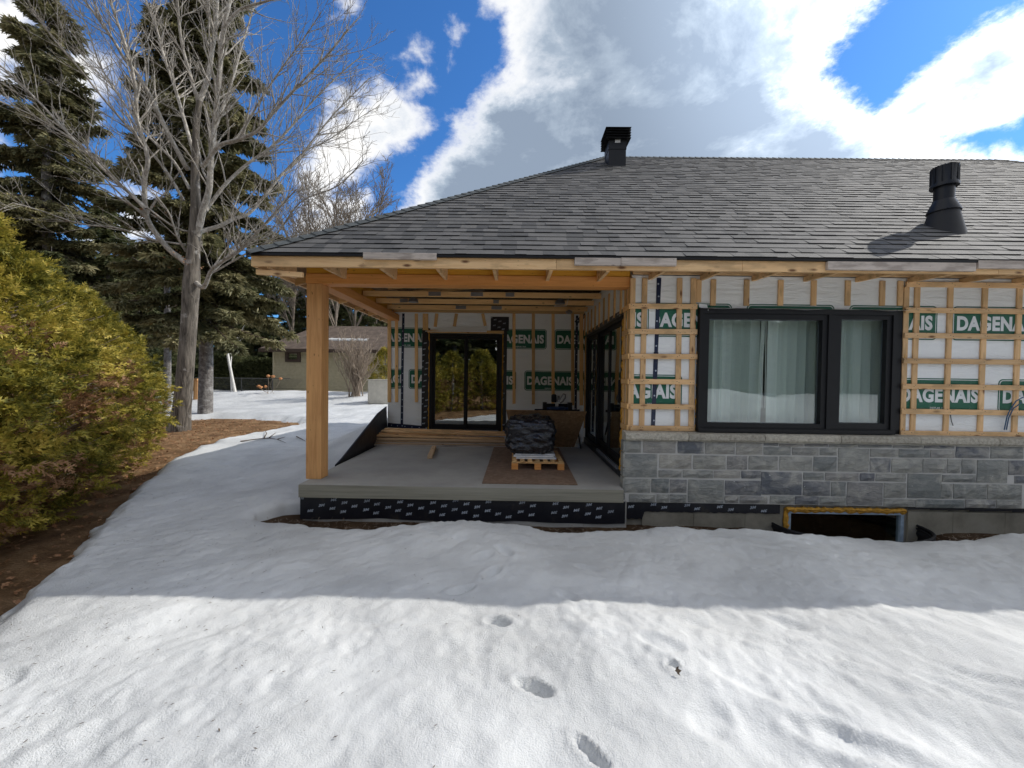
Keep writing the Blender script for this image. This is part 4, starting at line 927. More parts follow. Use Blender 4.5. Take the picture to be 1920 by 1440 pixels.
# dark board along the left edge of the slab, holding back the snow
pts = [(SX0-.035, 5.45, -.3), (SX0-.035, 5.45, .0), (SX0-.035, 5.66, .06), (SX0-.12, 7.35, .56), (SX0-.10, YB-.01, .66), (SX0-.06, YB-.01, -.3)]
o = MB().prism(pts, (-.014, 0, 0)).build('snow_board', M['membrane'], porch); o['label'] = 'black board rising along the left side of the slab'

# ================================================================== roof
roof = thing('roof', None, None, (6.5, YR, 6.4), parent=house); roof['label'] = 'dark grey asphalt shingle hip roof'
ZR = ZE+PIT*RUN; YBK = YF+2*RUN
c1, c2, c3, c4 = (XL, YF, ZE-.012), (XRE, YF, ZE-.012), (XRE, YBK, ZE-.012), (XL, YBK, ZE-.012); r1, r2 = (XR0, YR, ZR-.012), (XR1, YR, ZR-.012)
mb = MB()
for q in ([c1, c2, r2, r1], [c2, c3, r2], [c3, c4, r1, r2], [c4, c1, r1]):
    mb.prism(q, (0, 0, -.02))
mb.build('roof_deck', M['osb_deck'], roof)
# back and right slopes, out of view: one covered sheet each
SL = math.hypot(1, PIT); EXP = .1475; NR = int(RUN*SL/EXP)
def row_s(k): return k*EXP/SL   # run of row k
tabs_obj = []; far_V = []; far_F = []; far_T = []
def tab_verts(x0, x1, x0b, x1b, k, th=.010):
    ra = row_s(k); rb = min(row_s(k+1)+.012, RUN); za = ZE+PIT*ra-.010; zb = ZE+PIT*rb-.010; nz = 1/SL; ny = -PIT/SL
    f = lambda x, r_, z, h: (x, YF+r_+ny*h, z+nz*h)
    return [f(x0, ra, za, 0), f(x1, ra, za, 0), f(x1, ra, za, th), f(x0, ra, za, th), f(x0b, rb, zb, .0025), f(x1b, rb, zb, .0025), f(x0b, rb, zb, .001), f(x1b, rb, zb, .001)]
TF = [(0, 1, 2, 3), (3, 2, 5, 4), (1, 7, 5, 2), (6, 0, 3, 4)]
rr = random.Random(12); cache = {}; nobj = 0
for k in range(NR+1):
    ra = row_s(k); rb = min(row_s(k+1)+.012, RUN)
    if ra >= RUN: break
    xl, xr = XL+ra, XRE-ra; x = xl; first = True
    while x < xr-.01:
        w = rr.choice((.12, .135, .15, .165, .18, .20)); x1 = min(x+w, xr); last = x1 >= xr-.001
        th = rr.choice((.009, .012, .015)); 
        vis = x < 5.6
        x0b = XL+rb if first else x; x1b = XRE-rb if last else x1
        if vis and nobj < 300 and not first:
            key = (w, th)
            if key not in cache:
                V = tab_verts(0, w, 0, w, 0, th); c = Vector(V[0]); me = bpy.data.meshes.new('shingle'); me.from_pydata([tuple(Vector(v)-c) for v in V], [], TF); me.update(); me.materials.append(M['shingle']); me.materials.append(M['asphalt_edge_shade']); me.polygons.foreach_set('material_index', [1, 0, 1, 1]); cache[key] = me
            o = put('shingle', cache[key], roof, Matrix.Translation((x, YF+ra, ZE+PIT*ra-.010))); nobj += 1
        else:
            V = tab_verts(x, x1, max(x0b, x) if first else x, x1b if last else x1, k, th); b = len(far_V); far_V += V; far_F += [tuple(b+i for i in f) for f in TF]; tn_ = rr.random(); far_T += [-1, tn_, -1, -1]
        x = x1; first = False
# left, back and right slopes
def other(Vf):
    k = 0
    while row_s(k) < RUN:
        ra = row_s(k); rb = min(row_s(k+1)+.012, RUN); half = None; k += 1
        yield ra, rb
for ra, rb in other(0):
    za, zb = ZE+PIT*ra-.01, ZE+PIT*rb-.01
    y = YF+ra
    while y < YBK-ra:
        y1 = min(y+rr.uniform(.12, .24), YBK-ra); b = len(far_V)
        far_V += [(XL+ra, y, za+.010), (XL+ra, y1, za+.010), (XL+rb, min(y1, YBK-rb), zb+.002), (XL+rb, max(y, YF+rb), zb+.002)]; far_F.append((b+3, b+2, b+1, b)); far_T.append(rr.random())
        b = len(far_V); far_V += [(XRE-ra, y, za+.010), (XRE-ra, y1, za+.010), (XRE-rb, min(y1, YBK-rb), zb+.002), (XRE-rb, max(y, YF+rb), zb+.002)]; far_F.append((b, b+1, b+2, b+3)); far_T.append(rr.random())
        y = y1
    b = len(far_V); far_V += [(XL+ra, YBK-ra, za+.01), (XRE-ra, YBK-ra, za+.01), (XRE-rb, YBK-rb, zb+.002), (XL+rb, YBK-rb, zb+.002)]; far_F.append((b+3, b+2, b+1, b)); far_T.append(rr.random())
me = bpy.data.meshes.new('shingle'); me.from_pydata(far_V, [], far_F); me.update(); me.materials.append(M['shingle_far']); me.materials.append(M['asphalt_edge_shade']); me.polygons.foreach_set('material_index', [1 if t < 0 else 0 for t in far_T])
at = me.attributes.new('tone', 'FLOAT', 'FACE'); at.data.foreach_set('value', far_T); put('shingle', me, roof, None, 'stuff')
# hip and ridge caps
def caps(A, B, side_dirs, n, objs=True):
    A = Vector(A); B = Vector(B); d = (B-A)/n; up = Vector((0, 0, 1))
    mb = MB()
    for i in range(n):
        p = A+d*i; q = p+d*1.12; s1, s2 = [Vector(s)*.135 for s in side_dirs]; h0 = up*.022; h1 = up*.010
        m_ = mb if not objs else MB()
        a = [p+s1+h0, p+h0*1.25, p+s2+h0]; b = [q+s1+h1, q+h1*1.25, q+s2+h1]; e_ = [p+s1+h0*.3, p+h0*.3, p+s2+h0*.3]
        for j in (0, 1): m_.poly([a[j], a[j+1], b[j+1], b[j]]); m_.poly([a[j+1], a[j], e_[j], e_[j+1]])
        if objs: m_.build('hip_cap', M['cap_shingle'], roof)
    if not objs: mb.build('ridge_caps', M['cap_shingle'], roof)
# directions across a hip: within the two slopes, square to the hip line
def side_dir(hip, nrm_): s = Vector(hip).normalized().cross(Vector(nrm_).normalized()); return s if s.z < 0 else -s
nf, nl, nr_ = (0, -PIT, 1), (-PIT, 0, 1), (PIT, 0, 1)
h = (1, 1, PIT); caps((XL-.01, YF-.01, ZE-.008), (XR0, YR, ZR), [side_dir(h, nf), side_dir(h, nl)], 54)
h = (-1, 1, PIT); caps((XRE, YF, ZE-.008), (XR1, YR, ZR), [side_dir(h, nf), side_dir(h, nr_)], 54, False)
sd_f, sd_b = Vector((0, -1, -PIT)).normalized(), Vector((0, 1, -PIT)).normalized()
caps((XR0, YR, ZR-.006), (XR1, YR, ZR-.006), [sd_f, sd_b], 66, False)
# drip edge, fascia
mb = MB(); mb.box(XL-.008, XRE, YF-.006, YF+.03, ZE-.036, ZE-.013); mb.box(XL-.008, XL+.03, YF+.03, YBK, ZE-.036, ZE-.013); mb.build('drip_edge', M['black_metal'], roof)
cuts = [XL+.022, atY(1043, 490, YF+.04).x, 2.4, 5.1, 8.0, XRE]
for a, b in zip(cuts[:-1], cuts[1:]):
    board('fascia_board', (a+.001, YF+.045, 2.504), (b-.001, YF+.045, 2.504), .112, .038, M['fascia'], roof)
board('fascia_board', (XL+.042, YF+.066, 2.504), (XL+.042, 13.0, 2.504), .112, .038, M['fascia'], roof, (-1, 0, 0))
for x0, x1, y0, y1 in ((682, 819, 474.5, 486.5), (1077, 1163, 484, 498), (1163.6, 1267, 484, 498.5), (1549, 1826, 491, 506.5), (1830, 2100, 489, 504)):
    a = atY(x0, (y0+y1)/2, YF+.012); b = atY(x1, (y0+y1)/2, YF+.012); h = atY(x0, y0, YF+.012).z-atY(x0, y1, YF+.012).z
    board('scrap_board', (a.x, YF+.006, a.z), (b.x, YF+.006, a.z+.0), h, .036, M['grey_wood'], roof)
a, b = atY(472, 499, 4.2), atY(559, 508, 4.62); board('corner_block', (a.x+.05, 4.21, 2.40), (a.x+.56, 4.21, 2.375), .055, .038, M['fascia'], roof)
# lookouts (rafter tails)
x = 1.577-.615*7
while x < 9:
    pts = [(x, YF+.066, 2.52), (x, YF+.066, 2.44), (x, 4.69, 2.455), (x, 4.69, 2.60)] if x < 1.3 else [(x, YF+.066, 2.53), (x, YF+.066, 2.45), (x, 4.655, 2.475), (x, 4.655, 2.53)]
    MB().prism(pts, (.038, 0, 0)).build('rafter_tail', M['fascia'], roof); x += .615
y = 4.9
while y < 13: MB().prism([(XL+.064, y, 2.52), (XL+.064, y, 2.42), (-2.60, y, 2.47), (-2.60, y, 2.56)], (0, .038, 0)).build('rafter_tail', M['pine_warm'], roof); y += .61
board('soffit_ledger', (XS, 4.63, 2.565), (15, 4.63, 2.565), .06, .03, M['pine'], roof)
mb = MB(); 
for k in range(16):
    x0 = 1.80+.615*k; mb.poly([(x0, 4.645, 2.545), (x0+.12, 4.645, 2.545), (x0+.12, 4.645, 2.575), (x0, 4.645, 2.575)])
# --- louvred vent
rv = thing('roof_vent', None, None, (2.06, 8.33, 5.9), parent=roof) if False else None
VX, VY = 2.06, 8.33
def fr_box(mb, cx, cy, r0, r1, z0, z1, hollow=False):
    b = len(mb.v)
    for r_, z in ((r0, z0), (r1, z1)):
        mb.v += [(cx-r_, cy-r_, z), (cx+r_, cy-r_, z), (cx+r_, cy+r_, z), (cx-r_, cy+r_, z)]
    mb.f += [(b, b+1, b+5, b+4), (b+1, b+2, b+6, b+5), (b+2, b+3, b+7, b+6), (b+3, b, b+4, b+7), (b, b+3, b+2, b+1), (b+4, b+5, b+6, b+7)]
v0 = MB(); v0.box(VX-.18, VX+.18, VY-.18, VY+.18, 5.6, 6.30); v0.box(VX-.188, VX+.188, VY-.188, VY+.188, 6.085, 6.30); fr_box(v0, VX, VY, .20, .20, 6.30, 6.50)
rvb = v0.build('roof_vent', M['black_metal'], roof); rvb['label'] = 'square black louvred roof vent on the ridge end'
WM[rvb.name] = Matrix.Identity(4)
lv = []
for k in range(4):
    z = 6.28+k*.054; mb = MB(); fr_box(mb, VX, VY, .262, .235, z, z+.026) if k else fr_box(mb, VX, VY, .262, .245, z, z+.02)
    mb.build('louver', M['black_metal'], rvb) if False else lv.append(mb)
mbx = MB()
for m_ in lv: b = len(mbx.v); mbx.v += m_.v; mbx.f += [tuple(b+i for i in f) for f in m_.f]
fr_box(mbx, VX, VY, .265, .23, 6.495, 6.515); fr_box(mbx, VX, VY, .17, .16, 6.515, 6.535)
o = mbx.build('vent_louvers', M['black_metal'], roof)
box('vent_sticker', VX-.055, VX+.055, VY-.1905, VY-.189, 6.215, 6.278, M['label'], roof)
# --- pipe vent
d = ray(1768, 425); t = (ZE-PIT*YF-CAM.z)/(d.z-PIT*d.y); pc = CAM+d*t; PX, PY = pc.x, pc.y
zz = lambda py: atY(1768, py, PY).z
z_b = zz(440)-.10; z_c0, z_c1, z_p, z_t = zz(397), zz(378), zz(350), zz(314)
q_ = .64
pv = MB().lathe([(.36*q_, z_b), (.33*q_, z_b+.06), (.225*q_, z_c0-.01), (.215*q_, z_c0+.02), (.15*q_, z_c1)], 40, (PX, PY, 0)).build('vent_flashing', M['black_rubber'], roof, True)
MB().lathe([(.225*q_, z_c0-.012), (.250*q_, z_c0-.012), (.248*q_, z_c0), (.16*q_, z_c1+.01), (.145*q_, z_c1+.01)], 40, (PX, PY, 0)).build('storm_collar', M['black_soft'], roof, True)
MB().lathe([(.150*q_, z_b+.2), (.150*q_, z_p+.04)], 36, (PX, PY, 0)).build('vent_pipe', M['black_soft'], roof, True)
cap_ = MB().lathe([(.145*q_, z_p-.0), (.21*q_, z_p-.012), (.21*q_, z_p+.02), (.190*q_, z_p+.045), (.195*q_, z_t-.02), (.2*q_, z_t), (.17*q_, z_t+.008)], 40, (PX, PY, 0))
for k in range(10):
    a = 2*math.pi*k/10; cx, cy = PX+.192*q_*math.cos(a), PY+.192*q_*math.sin(a); cap_.box(cx-.008, cx+.008, cy-.008, cy+.008, z_p+.03, z_t-.01)
cap_.build('vent_cap', M['black_soft'], roof, True)['label'] = 'round black vent cap on the plumbing stack'

# ================================================================== things on the porch
sh = thing('strand_board', 'dirty strand board sheet lying flat on the porch slab under the pallet', 'plywood sheet', (.17, 5.85, 0))
MB().prism([atZ(904, 905, .014).to_tuple(), atZ(1083, 908, .014).to_tuple(), (.80, 6.98, .014), (-.38, 6.98, .014)], (0, 0, -.0125)).build('sheet', M['osb_wet'], sh)
# pallet
px0, px1 = atZ(959, 880, .014).x, atZ(1058, 882, .014).x; pY = atZ(1000, 881, .014).y
pal = thing('pallet', 'small wooden pallet under the black wrapped bundle', 'pallet', ((px0+px1)/2, pY+.4, .014))
PW = px1-px0
for i in range(3):
    for j in range(3):
        cx = px0+.045+(PW-.09)*i/2; cy = pY+.045+.36*j; box('block', cx-.045, cx+.045, cy-.045, cy+.045, .0155, .098, M['fir'], pal)
for j in range(3): board('stringer_board', (px0, pY+.045+.36*j, .107), (px1, pY+.045+.36*j, .107), .085, .016, M['pine_warm'], pal, (0, 0, 1))
for i in range(7):
    cx = px0+.04+(PW-.08)*i/6; board('deck_board', (cx, pY, .124), (cx, pY+.82, .124), .062, .016, M['pine_warm'], pal, (0, 0, 1))
for i, (x0, x1, z, yy) in enumerate(((968, 1044, .135, .14), (963, 1040, .158, .16), (966, 1042, .178, .20))):
    a = atY(x0, 850, pY+.1).x; b = atY(x1, 850, pY+.1).x
    for j in range(1):
        o = MB().box(a, b, pY+yy, pY+.62, z-.002, z+.017).build('panel_offcut', M['white_plastic']); tag(o, ['white panel offcut lowest in the stack, directly on the pallet boards', 'white panel offcut in the middle of the stack on the pallet', 'white panel offcut on top of the stack, touching the black bundle'][i], 'panel', 'white panel offcuts stacked on the pallet')
# tarp bundle: a wrinkled rounded box
def blob_box(name, x0, x1, y0, y1, z0, z1, mat, seed, amp=.03, n=26, rnd_=.12):
    bm = bmesh.new(); bmesh.ops.create_cube(bm, size=2); bmesh.ops.subdivide_edges(bm, edges=bm.edges, cuts=n, use_grid_fill=True)
    c = Vector(((x0+x1)/2, (y0+y1)/2, (z0+z1)/2)); h = Vector(((x1-x0)/2, (y1-y0)/2, (z1-z0)/2))
    P = np.array([v.co[:] for v in bm.verts]); L = np.max(np.abs(P), axis=1, keepdims=True); S = P/np.linalg.norm(P, axis=1, keepdims=True)
    p6 = 4.5; S = P/(np.sum(np.abs(P)**p6, axis=1, keepdims=True)**(1/p6))
    u, v_, w = P[:, 0]*3+seed, P[:, 1]*3, P[:, 2]*3
    d_ = fbm(u*.9+w*.6, v_*.9+w*1.1, 2, seed)*amp*1.6+(.32-np.abs(fbm(u*.9-w*1.5+v_, w*1.3+v_*.8, 2, seed+9)))*amp*1.6+(.3-np.abs(fbm(u*1.9+w*2.2, w*1.1-u*1.6+v_, 1, seed+4)))*amp*1.2
    Q = S*(1+d_[:, None]/np.array([[h.x, h.y, h.z]]))*np.array([[h.x, h.y, h.z]])
    for v, q in zip(bm.verts, Q): v.co = q
    me = bpy.data.meshes.new(name); bm.to_mesh(me); bm.free(); me.materials.append(mat); me.polygons.foreach_set('use_smooth', [True]*len(me.polygons)); return me, c
me, c = blob_box('wrapped_bundle', atY(950, 800, pY+.2).x, atY(1042, 800, pY+.2).x, pY+.14, pY+.86, .195, .70, M['tarp'], 5, .026)
tag(put('wrapped_bundle', me, None, Matrix.Translation(c)), 'bundle wrapped in wrinkled black plastic sitting on the pallet', 'bundle')
# leaning strand board
b0 = atY(949, 769, 6.42); b1 = atY(1100, 773, 6.42)
o = MB().prism([(b0.x, 6.42, b0.z), (b1.x, 6.42, b0.z-.01), (b1.x-.10, 7.05, .02), (b0.x+.14, 7.05, .02)], (0, .012, .008)).build('leaning_board', M['osb'])
tag(o, 'strand board sheet tilted towards the porch front behind the black bundle', 'plywood sheet')
# mitre saw on its stand
sx = atY(1045, 760, 7.15).x; st_ = thing('saw_stand', 'low dark folding stand behind the tilted board', 'saw stand', (sx, 7.2, 0))
mb = MB(); mb.box(sx-.42, sx+.42, 7.16, 7.20, .66, .70); mb.build('rail', M['black_soft'], st_)
for s1 in (-1, 1):
    for yy in (7.0, 7.36): MB().tube([(sx+s1*.34, 7.18, .66), (sx+s1*.42, yy, 0.0)], .014, 6).build('leg', M['black_soft'], st_)
sw = thing('mitre_saw', 'small blue and black mitre saw standing against the back wall', 'saw', (sx, 7.2, .70))
mb = MB(); mb.lathe([(.15, 0), (.16, .01), (.16, .035), (.14, .045)], 24, (sx, 7.18, .701)); mb.box(sx-.24, sx+.24, 7.14, 7.26, .70, .735); mb.build('base', M['saw_blue'], sw)
for s1 in (-1, 1): mb = MB(); mb.box(sx+s1*.13-.10, sx+s1*.13+.10, 7.235, 7.255, .735, .80); mb.box(sx+s1*.235-.035, sx+s1*.235+.035, 7.10, 7.24, .70, .83); mb.build('fence', M['black_soft'], sw)
mb = MB(); n = 20; mb.prism([(sx+.0, 7.17+.115*math.cos(math.pi*i/n)-.0, .84+.115*math.sin(math.pi*i/n)) for i in range(n+1)], (.035, 0, 0)); mb.build('blade_guard', M['galv'], sw)
MB().lathe([(.045, 0), (.05, .02), (.05, .13), (.03, .15)], 16, (sx-.06, 7.20, .83)).build('motor', M['black_soft'], sw, True)
MB().tube([(sx+.03, 7.12, .86), (sx+.06, 7.10, .93), (sx+.10, 7.09, .99), (sx+.14, 7.10, .98), (sx+.145, 7.12, .92), (sx+.10, 7.14, .85), (sx+.05, 7.15, .82)], .014, 8).build('handle', M['galv'], sw, True)
me, c = blob_box('plastic_bag', 1.02, 1.22, 7.1, 7.4, .0, .20, M['wrap'], 8, .03, 10)
tag(put('plastic_bag', me, None, Matrix.Translation(c)), 'crumpled grey white plastic bag in the far right corner of the porch', 'bag')
# lumber: individual boards
LB = []
def lb(x0, x1, Y, z, w, t, mat, tilt=0.0, dz=0.0):
    LB.append((x0, x1, Y, z, w, t, mat, tilt, dz))
xa = lambda px, Y: atY(px, 820, Y).x
for i, (p0, p1, Y, z, w, t, mt, tl, dz) in enumerate([
    (685, 949, 7.02, .010, .06, .019, 'grey_wood', .0, 0), (680, 950, 7.09, .012, .07, .02, 'edge_wood', .01, .003), (690, 948, 7.17, .012, .08, .022, 'edge_wood', -.02, 0), (694, 946, 7.28, .018, .10, .034, 'edge_wood', .01, 0),
    (683, 948, 7.05, .033, .06, .019, 'edge_wood', .02, .004), (700, 947, 7.13, .036, .07, .019, 'grey_wood', -.01, 0), (698, 948, 7.26, .056, .13, .034, 'edge_wood', .0, 0),
    (694, 948, 7.15, .062, .07, .022, 'edge_wood', -.02, 0), (700, 948, 7.20, .098, .13, .036, 'edge_wood', .015, -.006), (702, 946, 7.22, .136, .12, .034, 'pine', -.01, -.018), (712, 944, 7.30, .172, .12, .034, 'pine', .0, 0), (716, 948, 7.27, .207, .13, .034, 'pine', .012, -.025), (722, 946, 7.36, .236, .10, .030, 'pine', .0, -.022)]):
    a = (xa(p0, Y), Y+tl, z+.001-dz*.5+.012*(i > 8)); b = (xa(p1, Y), Y-tl, z+.001+dz+.012*(i > 8)); o = board('lumber_board', a, b, w, t, M[mt], None, (0, 0, 1))
    lab = ['grey strip at the very front of the lumber pile, lying on the slab', 'lowest thin board of the lumber pile, its left tip sticking out farthest', 'bottom strip third from the front of the lumber pile', 'bottom thick board at the back of the lumber pile',
           'thin strip in the second layer at the front of the lumber pile', 'grey strip in the second layer, middle of the lumber pile', 'wide board in the second layer at the back of the lumber pile', 'narrow board in the third layer at the front of the lumber pile',
           'wide board in the middle of the lumber pile, left end stepped back', 'pale pine board fourth from the top of the lumber pile', 'pale pine board third from the top of the lumber pile', 'knotty pine board just below the top board of the pile', 'topmost pine board of the lumber pile below the back door'][i]
    tag(o, lab, 'board', 'boards piled below the back door')
a = atZ(806, 857, .03); b = atZ(814, 838, .03); tag(board('wood_offcut', a, b, .075, .05, M['edge_wood'], None, (0, 0, 1)), 'short wood offcut lying alone on the slab in front of the lumber pile', 'offcut')
# ================================================================== trees and plants
def dirs_to_M(D, N=None, scale=None, roll=None):
    """frames with local x along D"""
    D = D/(np.linalg.norm(D, axis=1, keepdims=True)+1e-9); n = len(D)
    ref = np.tile([[0, 0, 1.]], (n, 1)); ref[np.abs(D[:, 2]) > .95] = [1, 0, 0]
    B = np.cross(ref, D); B /= np.linalg.norm(B, axis=1, keepdims=True)+1e-9; C = np.cross(D, B)
    if roll is not None:
        c, s = np.cos(roll)[:, None], np.sin(roll)[:, None]; B, C = B*c+C*s, C*c-B*s
    Mx = np.stack([D, B, C], axis=2)
    if scale is not None: Mx = Mx*scale[:, None, None]
    return Mx
def diamond(p, q, w, nrm_=(0, 0, 1)):
    p = np.array(p, float); q = np.array(q, float); d = q-p; s = np.cross(d, nrm_); s = s/(np.linalg.norm(s)+1e-9)*w/2; m = p+d*.45
    return [p, m+s, q, m-s]
def leafset(items):
    V = []; Fq = []
    for it in items: b = len(V); V += it; Fq.append((b, b+1, b+2, b+3))
    return np.array(V), np.array(Fq)
# cedar spray: a flat fan of scale-leaf fingers
_sp = []
for i in range(5):
    t = i/4; a = (1 if i % 2 else -1)*R(38); px = .015+.075*t; L = .062*(1-.55*t)
    _sp.append(diamond((px, 0, .004*math.sin(i)), (px+L*math.cos(a), L*math.sin(a), .010*(i % 3-1)), .016))
_sp.append(diamond((0, 0, 0), (.135, 0, 0), .014))
SPRAY = leafset(_sp)
_nt = []
for i in range(3):
    a = R(-45+45*i); _nt.append(diamond((.0, 0, 0), (.15*math.cos(a*.7), .085*math.sin(a), .02*(i % 3-1)), .034))
_nt.append(diamond((0, 0, 0), (.18, 0, -.03), .04, (0, 1, 0)))
TUFT = leafset(_nt)
def crown_radius(h, H, Rm):   # h 0..1
    return Rm*np.clip(np.sin(np.clip(h, 0, 1)**.62*math.pi*.97+.12), .05, 1)**.62
def cedar_meshes(seed, H=2.9, Rm=1.0, n=11000):
    g = np.random.default_rng(seed); out = {}; per = 15
    for key, m in (('g', n), ('b', int(n*.34))):
        nc = m//per
        h = g.random(nc)**.85 if key == 'g' else .05+.62*g.random(nc)**1.1; th = g.random(nc)*2*np.pi
        lump = 1+.36*fbm(th*2.0+seed*3, h*5.0, 3, seed)+.22*fbm(th*5.5, h*13, 2, seed+3)
        dep = g.random(nc)**1.6*(.30 if key == 'g' else .42); r = crown_radius(h, H, Rm)*lump*(1-dep)
        C0 = np.stack([r*np.cos(th), r*np.sin(th), .06+h*H*(1+.03*fbm(th*3, h*4, 2, seed+7))], 1)
        holes = fbm(th*2.4+9, h*6.5+seed, 3, seed+20)
        k = (holes < .17) if key == 'g' else (holes > .0); C0, th, h = C0[k], th[k], h[k]; nc = len(C0)
        Dc = np.stack([np.cos(th), np.sin(th), .15+1.0*h], 1)+g.normal(0, .30, (nc, 3)); Dc /= np.linalg.norm(Dc, axis=1, keepdims=True)
        t = g.random((nc, per)); L = g.uniform(.14, .34, (nc, 1))
        P = C0[:, None, :]+Dc[:, None, :]*((t-.35)*L)[:, :, None]+g.normal(0, .035, (nc, per, 3))*(1.25-t)[:, :, None]
        P[:, :, 2] -= .25*L*t**2
        D = Dc[:, None, :]+g.normal(0, .42, (nc, per, 3)); D[:, :, 2] -= .25; P = P.reshape(-1, 3); D = D.reshape(-1, 3); m2 = len(P)
        Mx = dirs_to_M(D, scale=g.uniform(.62, 1.2, m2)*(1 if key == 'g' else .8), roll=g.uniform(-1.3, 1.3, m2))
        V, Q = inst(SPRAY[0], SPRAY[1], Mx, P); out[key] = mesh_np('foliage' if key == 'g' else 'dead_foliage', V, Q, M['cedar'] if key == 'g' else M['cedar_brown'])
    # inner stems and dead twigs
    ps = []; rs = []
    for i in range(260):
        a = g.random()*6.28; z0 = g.uniform(.02, .75)*H; L = crown_radius(np.array(z0/H), H, Rm)*g.uniform(.6, 1.03); up = g.uniform(.1, .7)
        ps.append([(0, 0, z0), (L*.5*math.cos(a), L*.5*math.sin(a), z0+L*up*.35), (L*math.cos(a+.15), L*math.sin(a+.15), z0+L*up)]); rs.append([.012, .008, .003])
    V, Q = tubes(ps, rs, 3); out['s'] = mesh_np('stem', V, Q, M['twig'])
    out['t'] = MB().tube([(0, 0, -.1), (.02, .01, H*.5), (0, 0, H*.9)], [.07, .05, .01], 8).mesh('trunk', M['bark_spruce'], True)
    return out
CED = [cedar_meshes(s, n=17000) for s in (3, 8, 15)]
def place_tree(name, meshes, x, y, rz, sc, label, cat, group, z=None, sz=None):
    zz_ = gh(x, y)-.03 if z is None else z; t = thing(name, label, cat, (x, y, zz_), group)
    Mw = Matrix.Translation((x, y, zz_)) @ Matrix.Rotation(rz, 4, 'Z') @ Matrix.Diagonal((sc, sc, sz or sc, 1))
    for nm, me in meshes: put(nm, me, t, Mw, 'stuff' if nm in ('branches', 'stem') else None)
    return t
HEDGE = [(-5.0, 1.5, 1.15), (-5.5, 2.9, 1.14), (-5.95, 4.1, 1.12), (-6.6, 5.2, 1.06), (-7.25, 6.2, 1.04), (-8.05, 7.15, .96), (-8.75, 8.0, .86)]
HL = ['nearest golden green cedar at the left edge of the photo', 'second cedar of the hedge from the left edge, tall and golden', 'third cedar of the hedge from the camera, with brown dead patches', 'middle cedar of the hedge, browned in its lower half',
      'cedar with brown twigs standing third from the hedge end', 'green cedar second from the far end of the hedge', 'last small cedar at the far end of the hedge beside the big trunk']
for i, (x, y, s) in enumerate(HEDGE):
    c = CED[i % 3]; place_tree('cedar_shrub', [('foliage', c['g']), ('dead_foliage', c['b']), ('stem', c['s']), ('trunk', c['t'])], x, y, i*1.9, s, HL[i], 'cedar', 'cedars of the hedge on the left')
# lower skirts of the hedge towards the far end
# cedars continue behind the camera
for i, (x, y, s) in enumerate([(-4.6, -.4, 1.0), (-4.3, -2.2, 1.05), (-3.2, -3.7, 1.0), (-1.8, -4.6, 1.05), (-.3, -5.4, 1.0), (1.3, -6.2, 1.0)]):
    c = CED[(i+1) % 3]; place_tree('cedar_shrub', [('foliage', c['g']), ('dead_foliage', c['b']), ('trunk', c['t'])], x, y, i*2.3+1, s, ['cedar just outside the left edge of the frame, nearest the camera', 'cedar behind the camera on the left, next in the hedge', 'cedar behind the camera, mirrored at the left side of the back door', 'cedar behind the camera, mirrored in the left pane of the back door', 'cedar behind the camera, mirrored in the right pane of the back door', 'cedar behind the camera, last of the hedge towards the snow bank'][i], 'cedar', 'cedars behind the camera')
